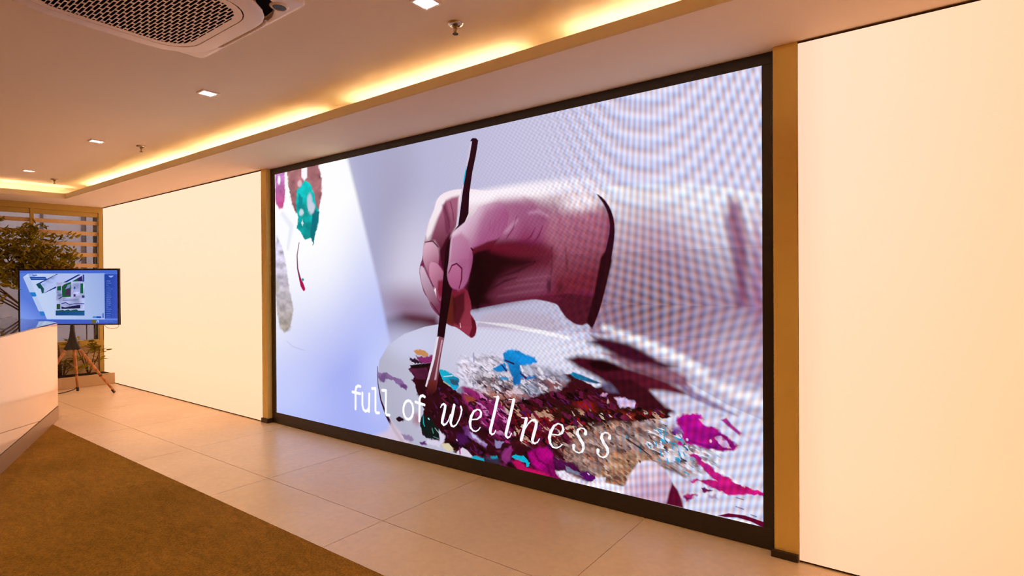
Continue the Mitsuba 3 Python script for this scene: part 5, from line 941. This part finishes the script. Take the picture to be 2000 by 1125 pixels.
TV_PICTURE = [
    ('P',[-0.6468,0.3719,0.6577,0.3578,0.6428,-0.3779,-0.6591,-0.3622],(86,120,214),(120,150,232),(-3.203,-4.084,-1.896),0,1,0,0),
    ('P',[-0.6468,0.3719,0.6577,0.3578,0.6565,0.3003,-0.6477,0.3145],(66,104,206),None,None,0,1,0,0),
    ('P',[-0.5275,0.3079,0.4703,0.3062,0.4661,-0.2953,-0.2858,-0.2902,-0.4317,0.0138,-0.5044,0.072,-0.5943,0.2604],(150,172,226),(188,206,240),(-1.199,-0.403,0.623),0,1,0,0),
    ('P',[-0.5943,0.2627,-0.5011,0.2617,-0.4424,0.0637,-0.5084,0.0629],(176,196,238),None,None,0,1,0,0),
    ('P',[-0.4784,0.0067,-0.4163,0.006,-0.3266,-0.1864,-0.3925,-0.1856],(176,196,238),None,None,0,1,0,0),
    ('P',[-0.5275,0.3079,-0.4615,0.3072,-0.4312,0.2625,-0.5089,0.2595],(150,174,230),None,None,0,1,0,0),
    ('P',[-0.6922,0.4412,-0.6914,0.4412,-0.6914,0.4404,-0.6922,0.4404],(0,0,0),None,None,0,1,0,0),
    ('P',[-0.5084,0.0629,-0.4363,0.062,-0.4185,0.0136,-0.4805,0.0144],(30,120,200),None,None,0,1,0,0),
    ('P',[-0.3887,-0.1895,-0.3266,-0.1887,-0.3066,-0.2402,-0.3625,-0.2433],(40,120,200),None,None,0,1,0,0),
    ('P',[-0.5088,0.2648,-0.3031,0.2641,-0.2728,0.2224,-0.4878,0.221],(30,66,150),None,None,0,1,0,0),
    ('P',[-0.4858,0.2477,-0.2995,0.2472,-0.2919,0.2364,-0.4783,0.2354],(70,110,190),None,None,0,1,0,0),
    ('P',[-0.4734,0.292,-0.4152,0.2929,-0.4076,0.279,-0.462,0.2781],(60,100,180),None,None,0,1,0,0),
    ('P',[-0.1589,0.2939,0.206,0.2937,0.2058,0.2018,0.0491,0.2036,-0.154,0.1369,-0.334,0.0509,-0.4251,0.1667],(176,190,236),None,None,0,1,0,0),
    ('P',[-0.4212,0.169,-0.1589,0.2962,-0.1356,0.2959,-0.3707,0.1738],(24,50,120),None,None,0,1,0,0),
    ('P',[-0.3341,0.0471,0.1206,0.2908,0.1594,0.2904,-0.1386,0.1291,-0.3185,0.0508],(24,50,130),None,None,0,1,0,0),
    ('P',[-0.4251,0.1667,-0.3706,0.1791,-0.3214,0.1082,-0.3262,0.0547,-0.3496,0.0458,-0.3641,0.1087,-0.3911,0.1128],(14,74,84),None,None,0,1,0,0),
    ('P',[-0.3628,0.1814,-0.159,0.2901,-0.1211,0.2361,-0.1526,0.2135,-0.3249,0.1312],(160,176,230),None,None,0,1,0,2),
    ('P',[-0.1608,0.1906,0.2079,0.1865,0.1996,-0.2462,-0.1686,-0.2418],(172,180,224),None,None,0,1,0,2),
    ('P',[0.0491,0.2036,0.1746,0.2749,0.181,0.2021],(46,30,96),None,None,0,1,0,0),
    ('P',[0.049,0.1997,0.1118,0.2373,0.1267,0.2027],(14,84,60),None,None,0,1,0,0),
    ('P',[0.1827,0.2902,0.2044,0.2899,0.2027,0.198,0.1809,0.1983],(40,64,150),None,None,0,1,0,0),
    ('P',[-0.0604,0.1627,0.0295,0.1961,0.0259,0.0009,-0.0867,-0.0016,-0.088,0.1362],(16,86,44),None,None,0,1,0,0),
    ('P',[-0.0649,0.1283,-0.014,0.1507,0.0236,0.089,0.0223,0.0201,-0.0552,0.021,-0.0305,0.0973],(66,40,80),None,None,0,1,1,0),
    ('P',[-0.0139,0.1583,0.0251,0.1694,0.0164,0.1197,-0.0461,0.0974],(110,140,190),None,None,0,1,0,0),
    ('P',[-0.1501,0.1369,-0.0995,0.144,-0.1006,0.0866,-0.1511,0.0833],(14,80,60),None,None,0,1,0,0),
    ('P',[0.1533,0.1756,0.1882,0.1752,0.1858,0.045,0.1509,0.0454],(18,92,66),None,None,0,1,0,0),
    ('P',[0.0603,0.1805,0.1456,0.1795,0.1435,0.0647,0.0581,0.0656],(150,160,210),None,None,0,1,0,2),
    ('P',[0.0672,0.1345,0.0866,0.1342,0.086,0.1036,0.0666,0.1038],(40,80,160),None,None,0,1,0,0),
    ('P',[0.0614,0.035,0.0886,0.0347,0.088,0.004,0.0608,0.0043],(70,40,110),None,None,0,1,0,0),
    ('P',[-0.1511,0.0833,-0.1045,0.0828,-0.1054,0.0369,-0.1519,0.0374],(140,156,206),None,None,0,1,0,2),
    ('P',[-0.1497,0.0335,-0.1016,0.033,-0.1017,0.0276,-0.1498,0.0282],(30,50,120),None,None,0,1,0,0),
    ('P',[-0.1499,0.0182,-0.1018,0.0177,-0.1019,0.0123,-0.15,0.0129],(30,50,120),None,None,0,1,0,0),
    ('P',[-0.1375,-0.024,-0.0943,0.0061,-0.0867,-0.0016,-0.126,-0.0318],(30,60,130),None,None,0,1,0,0),
    ('P',[0.1697,0.0184,0.2046,0.018,0.2041,-0.0126,0.1692,-0.0122],(30,60,120),None,None,0,1,0,0),
    ('P',[-0.0794,-0.0247,0.1301,-0.0271,0.13,-0.0332,-0.0795,-0.0308],(80,90,160),None,None,0,1,0,0),
    ('P',[-0.0798,-0.0476,0.1296,-0.0501,0.1295,-0.0562,-0.0799,-0.0538],(80,90,160),None,None,0,1,0,0),
    ('P',[-0.0959,-0.0819,-0.0413,-0.0672,0.0124,-0.0946,0.0669,-0.0838,0.1988,-0.083,0.1986,-0.0937,0.0667,-0.0953,0.0122,-0.1061,-0.0416,-0.0802,-0.0961,-0.0934],(60,66,140),None,None,0,1,0,0),
    ('P',[-0.1582,-0.0927,-0.1116,-0.0932,-0.1128,-0.1583,-0.1593,-0.1577],(24,60,62),None,None,0,1,0,0),
    ('P',[-0.149,-0.1004,-0.118,-0.1008,-0.1188,-0.1467,-0.1498,-0.1463],(40,80,40),None,None,0,1,0,0),
    ('P',[-0.0967,-0.124,-0.0504,-0.136,0.113,-0.1073,0.1503,-0.1077,0.1471,-0.1513,-0.0507,-0.1536,-0.0972,-0.1531],(20,26,74),None,None,0,1,0,0),
    ('P',[-0.1721,-0.1767,0.2032,-0.1811,0.202,-0.2439,-0.1732,-0.2395],(16,66,122),(26,84,140),(2.744,-0.032,0.454),0,1,0,0),
    ('P',[-0.1721,-0.1767,-0.1054,-0.1737,-0.082,-0.1663,-0.0589,-0.178,-0.0043,-0.1634,0.0186,-0.1789,0.0965,-0.1607,0.1195,-0.1786,0.2032,-0.178,0.203,-0.1903,-0.1723,-0.1882],(16,84,70),None,None,0,1,0,0),
    ('P',[0.3088,-0.2536,0.4204,-0.2549,0.42,-0.2779,0.3083,-0.2766],(30,70,180),None,None,0,1,0,0),
    ('P',[0.3088,-0.2536,0.3584,-0.2542,0.3579,-0.2772,0.3083,-0.2766],(60,140,210),None,None,0,1,0,0),
    ('P',[0.4367,-0.2145,0.4522,-0.2147,0.451,-0.276,0.4355,-0.2758],(50,90,190),None,None,0,1,0,0),
    ('P',[0.4661,0.2909,0.6346,0.2929,0.6354,-0.282,0.4664,-0.28],(22,62,158),(56,82,186),(5.809,-0.59,-2.675),0,1,0,0),
    ('P',[0.5162,0.2712,0.59,0.2742,0.5624,0.2515,0.5391,0.2502],(150,176,240),None,None,0,1,0,0),
    ('P',[0.49,0.2063,0.5444,0.2057,0.5443,0.2004,0.4899,0.201],(130,160,236),None,None,0,0.8,0,0),
    ('P',[0.4895,0.1803,0.5516,0.1796,0.5515,0.1742,0.4894,0.1749],(130,160,236),None,None,0,0.8,0,0),
    ('P',[0.489,0.1542,0.5201,0.1539,0.5199,0.1485,0.4889,0.1489],(130,160,236),None,None,0,0.8,0,0),
    ('P',[0.4885,0.1282,0.5382,0.1276,0.5381,0.1223,0.4884,0.1228],(130,160,236),None,None,0,0.8,0,0),
    ('P',[0.488,0.1021,0.5733,0.1012,0.5732,0.0958,0.4879,0.0968],(130,160,236),None,None,0,0.8,0,0),
    ('P',[0.4875,0.0761,0.5526,0.0754,0.5525,0.07,0.4874,0.0707],(130,160,236),None,None,0,0.8,0,0),
    ('P',[0.4869,0.05,0.5459,0.0494,0.5458,0.044,0.4868,0.0447],(130,160,236),None,None,0,0.8,0,0),
    ('P',[0.4864,0.024,0.5485,0.0233,0.5484,0.0179,0.4863,0.0186],(130,160,236),None,None,0,0.8,0,0),
    ('P',[0.4859,-0.0021,0.5557,-0.0029,0.5556,-0.0082,0.4858,-0.0074],(130,160,236),None,None,0,0.8,0,0),
    ('P',[0.4854,-0.0281,0.5397,-0.0287,0.5396,-0.0341,0.4853,-0.0335],(130,160,236),None,None,0,0.8,0,0),
    ('P',[0.4849,-0.0542,0.5454,-0.0548,0.5453,-0.0602,0.4848,-0.0595],(130,160,236),None,None,0,0.8,0,0),
    ('P',[0.4844,-0.0802,0.5495,-0.081,0.5494,-0.0863,0.4843,-0.0856],(130,160,236),None,None,0,0.8,0,0),
    ('P',[0.4838,-0.1062,0.5412,-0.1069,0.5411,-0.1123,0.4837,-0.1116],(130,160,236),None,None,0,0.8,0,0),
    ('P',[0.4833,-0.1323,0.5143,-0.1327,0.5142,-0.138,0.4832,-0.1377],(130,160,236),None,None,0,0.8,0,0),
    ('P',[0.4828,-0.1583,0.5526,-0.1592,0.5525,-0.1645,0.4827,-0.1637],(130,160,236),None,None,0,0.8,0,0),
    ('P',[0.4823,-0.1844,0.5397,-0.1851,0.5396,-0.1904,0.4822,-0.1898],(130,160,236),None,None,0,0.8,0,0),
    ('P',[0.4818,-0.2104,0.5438,-0.2112,0.5437,-0.2165,0.4817,-0.2158],(130,160,236),None,None,0,0.8,0,0),
    ('P',[0.4813,-0.2365,0.5355,-0.2371,0.5354,-0.2425,0.4812,-0.2419],(130,160,236),None,None,0,0.8,0,0),
    ('P',[0.4807,-0.2625,0.5397,-0.2632,0.5395,-0.2686,0.4806,-0.2679],(130,160,236),None,None,0,0.8,0,0),
    ('P',[-0.3167,-0.286,0.6444,-0.2975,0.6428,-0.3779,-0.3182,-0.3663],(62,92,196),None,None,0,1,0,0),
    ('P',[-0.3167,-0.286,0.6444,-0.2975,0.6442,-0.3074,-0.3169,-0.2959],(96,132,222),None,None,0,1,0,0),
    ('P',[-0.6345,-0.2822,-0.4719,-0.2918,-0.3013,-0.29,-0.2407,-0.3672,-0.6436,-0.3624],(62,90,190),None,None,0.004,1,0,0),
    ('P',[0.2955,-0.3009,0.3482,-0.3016,0.3473,-0.3437,0.2946,-0.3431],(112,96,24),None,None,0,1,0,0),
    ('P',[0.3529,-0.3361,0.3589,-0.3094,0.3769,-0.2996,0.3898,-0.3136,0.3893,-0.3404,0.3785,-0.3364,0.3727,-0.3149,0.3614,-0.34],(150,180,240),None,None,0,1,0,0),
    ('P',[0.4115,-0.3154,0.427,-0.3155,0.4269,-0.3217,0.4114,-0.3215],(110,140,220),None,None,0,0.8,0,0),
    ('P',[0.4386,-0.3157,0.4541,-0.3159,0.454,-0.322,0.4385,-0.3218],(110,140,220),None,None,0,0.8,0,0),
    ('P',[0.458,-0.3159,0.4735,-0.3161,0.4734,-0.3222,0.4579,-0.322],(110,140,220),None,None,0,0.8,0,0),
    ('P',[0.4812,-0.3162,0.4967,-0.3164,0.4966,-0.3225,0.4811,-0.3223],(110,140,220),None,None,0,0.8,0,0),
    ('P',[0.5277,-0.3167,0.5432,-0.3169,0.5431,-0.3231,0.5276,-0.3229],(110,140,220),None,None,0,0.8,0,0),
    ('P',[0.551,-0.317,0.5665,-0.3172,0.5664,-0.3233,0.5509,-0.3232],(110,140,220),None,None,0,0.8,0,0),
]

quad = trimesh.Trimesh([(-SW, 0.004, SH0), (SW, 0.004, SH0), (SW, 0.004, SH1), (-SW, 0.004, SH1)], [(0, 1, 2), (0, 2, 3)], process=False)
tv_x = lambda p: (p.x - float(TC[0])) * float(TR[0]) + (p.y - float(TC[1])) * float(TR[1])
obj("display", tvm(quad), "m_led", tv, uv=QUAD_UV, emitter={"type": "area", "radiance": proc(painter(TV_PICTURE, lambda s, t: mi.Color3f(0.15, 0.25, 0.72) + 0 * s, tv_x, lambda p: p.z - float(TC[2]), None, (0.004, 0.01)))})
tag(f"{tv}__display", "lit blue-tinted site plan")

st = thing("television_stand", "tripod stand with dark hub and three wooden legs under the television", "stand")
SC = V(-8.995, 2.448, 0)
obj("pole", tube([SC + V(0, 0, 0.60), SC + V(0, 0, 1.42)], 0.022, 14), "m_black", st, smooth=40)
obj("mount", tvm(box(-0.11, 0.11, 0.0585, 0.072, -0.20, 0.14, 0.003)), "m_black", st)
feet = [V(-8.655, 2.806, 0.004), V(-9.228, 2.564, 0.004), V(-8.975, 2.035, 0.004)]
hub_top, hub_r = 0.86, 0.026
loops = []
for z, s in ((0.90, 0.0), (0.84, 0.04), (0.76, 0.16), (0.69, 0.38), (0.63, 0.70), (0.60, 0.86), (0.592, 0.80)):
    pts = []
    for w in np.linspace(0, 2 * np.pi, 36, endpoint=False):
        best = 0.0
        for fp in feet:
            d = fp - SC
            best = max(best, max(0.0, math.cos(w - math.atan2(d[1], d[0]))) ** 6)
        rr = 0.024 + 0.085 * s * (0.22 + 0.78 * best)
        pts.append((SC[0] + rr * math.cos(w), SC[1] + rr * math.sin(w), z))
    loops.append(np.array(pts[::1]))
obj("hub", loft(loops), "m_black", st, smooth=40)
for fp in feet:
    d = V(fp[0] - SC[0], fp[1] - SC[1], 0)
    d /= np.linalg.norm(d)
    top = SC + d * 0.062 + V(0, 0, 0.62)
    leg = obj("leg", tube([top, top + (fp - top) * 0.5, fp + V(0, 0, 0.012)], [0.017, 0.019, 0.013], 12), "m_wood", st, smooth=40)
    tag(leg, "wooden leg")
    u = (fp - top) / np.linalg.norm(fp - top)
    obj("collar", tube([top - u * 0.02, top + u * 0.035], 0.0205, 12), "m_black", leg, smooth=40)
    q = top + (fp - top) * 0.62
    obj("clip", tube([q - u * 0.006, q + u * 0.006], 0.0195, 12), "m_black", leg, smooth=40)
    obj("foot_cap", tube([fp - u * 0.055, fp + V(0, 0, 0.004)], [0.0165, 0.0155], 12), "m_black", leg, smooth=40)


def curve(pts, n=8):
    p = np.asarray(pts, float)
    p = np.vstack([2 * p[0] - p[1], p, 2 * p[-1] - p[-2]])
    out = []
    for i in range(1, len(p) - 2):
        for t in np.linspace(0, 1, n, endpoint=False):
            a, b, c, d = p[i - 1:i + 3]
            out.append(0.5 * (2 * b + (c - a) * t + (2 * a - 5 * b + 4 * c - d) * t * t + (3 * b - a - 3 * c + d) * t ** 3))
    return np.array(out + [p[-2]])


f2 = feet[1]
obj("power_cable", tube(curve([f2 + V(0.02, -0.02, 0.055), f2 + V(0.06, -0.07, 0.03), f2 + V(0.06, -0.20, 0.007), f2 + V(0.02, -0.34, 0.006), f2 + V(0.03, -0.6, 0.006), f2 + V(-0.05, -0.9, 0.006)]), 0.006, 7), "m_black")
tag("power_cable", "black cable running over the floor from the tripod's middle foot", "cable")
ce = TC + TR * 0.62 - V(0, 0, 0.367) - TF * 0.025
obj("signal_cable", tube(curve([ce + V(0, 0, 0.02), ce + TR * 0.012 + V(0, 0, -0.02), ce - TR * 0.03 + V(0, 0, -0.045), ce - TR * 0.13 + V(0, 0, -0.04), ce - TR * 0.2 + V(0, 0, 0.02)]), 0.0035, 6), "m_white_cord")
tag("signal_cable", "thin pale cable looping below the television's right corner", "cable")


# ------------------------------------------------------------------ plants in the planter
def leaf(length, width):
    """A pointed leaf along +x, folded along its midrib."""
    prof = [(0.0, 0.0), (0.3, 0.85), (0.55, 1.0), (0.8, 0.6), (1.0, 0.0)]
    v, f = [], []
    for x, w in prof:
        z = -0.25 * x * x * length
        v += [(x * length, -w * width / 2, z - 0.18 * w * width), (x * length, 0, z), (x * length, w * width / 2, z - 0.18 * w * width)]
    for i in range(len(prof) - 1):
        a = 3 * i
        f += [(a, a + 3, a + 4), (a, a + 4, a + 1), (a + 1, a + 4, a + 5), (a + 1, a + 5, a + 2)]
    return np.array(v), np.array(f)


def foliage(anchors, dirs, size, count, spread, seed):
    """Leaves in sprays round the anchor points."""
    g = np.random.default_rng(seed)
    vs, fs, n = [], [], 0
    lv, lf = leaf(1.0, 0.34)
    for a, dd in zip(anchors, dirs):
        for _ in range(count):
            w = g.uniform(0, 2 * np.pi)
            d = dd * 0.5 + V(math.cos(w), math.sin(w), g.uniform(-0.55, 0.25))
            d /= np.linalg.norm(d)
            s = np.cross(d, V(0, 0, 1) + g.normal(0, 0.35, 3))
            s /= np.linalg.norm(s)
            k = size * g.uniform(0.7, 1.3)
            o = a + g.normal(0, spread, 3) * V(1, 1, 0.6)
            vs.append(o + k * (lv[:, :1] * d + lv[:, 1:2] * s + lv[:, 2:] * np.cross(s, -d) * 1.0))
            fs.append(lf + n)
            n += len(lv)
    return trimesh.Trimesh(np.vstack(vs), np.vstack(fs), process=False)


def branching(root, tips, r0, seed, parent, name="branch"):
    g = np.random.default_rng(seed)
    for t in tips:
        mid = root + (t - root) * 0.5 + V(g.normal(0, 0.05), g.normal(0, 0.05), 0.12)
        obj(name, tube(curve([root, mid, t], 5), np.linspace(r0, 0.004, 11), 6), "m_bark", parent, smooth=40)


tree = thing("indoor_tree", "leafy indoor tree spreading in front of the window, behind the television", "tree")
base = wp(0.55, 0.25, 0.13)
fork = wp(0.62, 0.26, 0.78)
obj("trunk", tube(curve([base, wp(0.56, 0.25, 0.45), fork], 6), np.linspace(0.030, 0.022, 13), 8), "m_bark", tree, smooth=40)
tips = [wp(s, d, z) for s, d, z in ((0.48, 0.24, 1.82), (0.72, 0.27, 1.92), (0.95, 0.32, 2.18), (1.2, 0.34, 2.0), (1.36, 0.30, 1.80), (1.45, 0.45, 2.25), (1.75, 0.5, 1.9), (1.0, 0.27, 1.84), (1.65, 0.42, 1.45), (0.62, 0.24, 1.80), (1.9, 0.6, 1.6), (1.55, 0.36, 1.62), (0.85, 0.26, 1.92))]
branching(fork, tips, 0.016, 3, tree)
g = np.random.default_rng(11)
anchors, dirs = [], []
for t in tips:
    for _ in range(20):
        q = t + g.normal(0, 1, 3) * V(0.11, 0.20, 0.12)
        q = fork + (q - fork) * g.uniform(0.72, 1.05)
        anchors.append(q)
        d = q - fork
        dirs.append(d / np.linalg.norm(d))
obj("foliage", foliage(anchors, dirs, 0.092, 15, 0.05, 5), "m_leaf", tree)
tag(f"{tree}__foliage", "small pointed leaves", kind="stuff")
extra = thing("tall_shrub", "dense dark shrub at the left edge, beyond the reception desk", "shrub")
b2 = wp(1.75, 0.25, 0.13)
tips2 = [wp(s, d, z) for s, d, z in ((1.5, 0.5, 1.1), (1.75, 0.55, 1.45), (1.95, 0.5, 1.0), (1.6, 0.6, 0.8), (2.1, 0.6, 1.3), (1.4, 0.55, 1.3))]
branching(b2, tips2, 0.014, 8, extra, "stem")
anchors = [t + g.normal(0, 0.13, 3) for t in tips2 for _ in range(14)]
obj("foliage", foliage(anchors, [V(0.3, 0, 0.5)] * len(anchors), 0.085, 13, 0.05, 6), "m_leaf", extra)
tag(f"{extra}__foliage", "dark narrow leaves", kind="stuff")
for (s, d, hh, nn, text, seed) in ((0.22, 0.24, 0.50, 7, "low spreading shrub in the planter beside the lit wall panel", 21), (0.52, 0.30, 0.26, 8, "low dark groundcover plant in the planter behind the tripod's middle leg", 22), (0.88, 0.30, 0.22, 8, "low dark groundcover plant in the planter next to the reception desk", 23)):
    k = thing("planter_shrub", text, "shrub")
    b = wp(s, d, 0.13)
    g2 = np.random.default_rng(seed)
    tp = [b + V(g2.normal(0, 0.10), g2.normal(0, 0.13), hh * g2.uniform(0.35, 1.0)) for _ in range(nn)]
    tp = [V(max(p[0], (wp(0.0)[0] + 0.12)), min(p[1], 2.93), p[2]) for p in tp]
    branching(b, tp, 0.006, seed, k, "stem")
    anchors = [t + g2.normal(0, 0.035, 3) for t in tp for _ in range(3)]
    obj("foliage", foliage(anchors, [V(0.3, 0, 0.3)] * len(anchors), 0.085, 7, 0.025, seed), "m_leaf", k)
    tag(f"{k}__foliage", "pointed leaves", kind="stuff")

# ------------------------------------------------------------------ beyond the glass: paving and a neighbouring building
bl = thing("neighbour_building", "pale mauve panelled building beyond the window", "building")
far_w = lambda m: frame(m, wp(0, -3.6), WD, WN)
for i in range(7):
    a = -3.0 + 1.35 * i
    for z0, z1 in ((0.0, 1.55), (1.57, 3.2), (3.22, 4.8)):
        if not (z0 == 1.57 and i in (2, 4)):
            obj("cladding_panel", far_w(box(a + 0.01, a + 1.34, -0.05, 0.0, z0, z1, 0.004)), "m_facade", bl)
obj("wall", far_w(box(-3.2, 6.6, -0.3, -0.05, -0.1, 4.9)), "m_facade_dark", bl)
for a, z0, z1, c in ((-0.30, 1.57, 3.2, (0.30, 0.25, 0.24)), (2.40, 1.57, 3.2, (0.62, 0.66, 0.78))):
    w = obj("window", far_w(cat(box(a + 0.01, a + 1.34, -0.045, -0.02, z0, z0 + 0.06), box(a + 0.01, a + 1.34, -0.045, -0.02, z1 - 0.06, z1), box(a + 0.01, a + 0.07, -0.045, -0.02, z0, z1), box(a + 1.28, a + 1.34, -0.045, -0.02, z0, z1), box(a + 0.65, a + 0.70, -0.045, -0.02, z0, z1))), "m_facade_dark", bl)
    obj("pane", far_w(trimesh.Trimesh([(a + 0.07, -0.04, z0 + 0.06), (a + 1.28, -0.04, z0 + 0.06), (a + 1.28, -0.04, z1 - 0.06), (a + 0.07, -0.04, z1 - 0.06)], [(0, 1, 2), (0, 2, 3)], process=False)), "m_facade", w, emitter=lamp(c))
obj("paving", frame(box(-4, 8, -3.6, -0.22, -0.2, -0.05), W0, WD, WN), "m_paving")
tag("paving", "grey paving between the window and the neighbouring building", "paving", kind="structure")
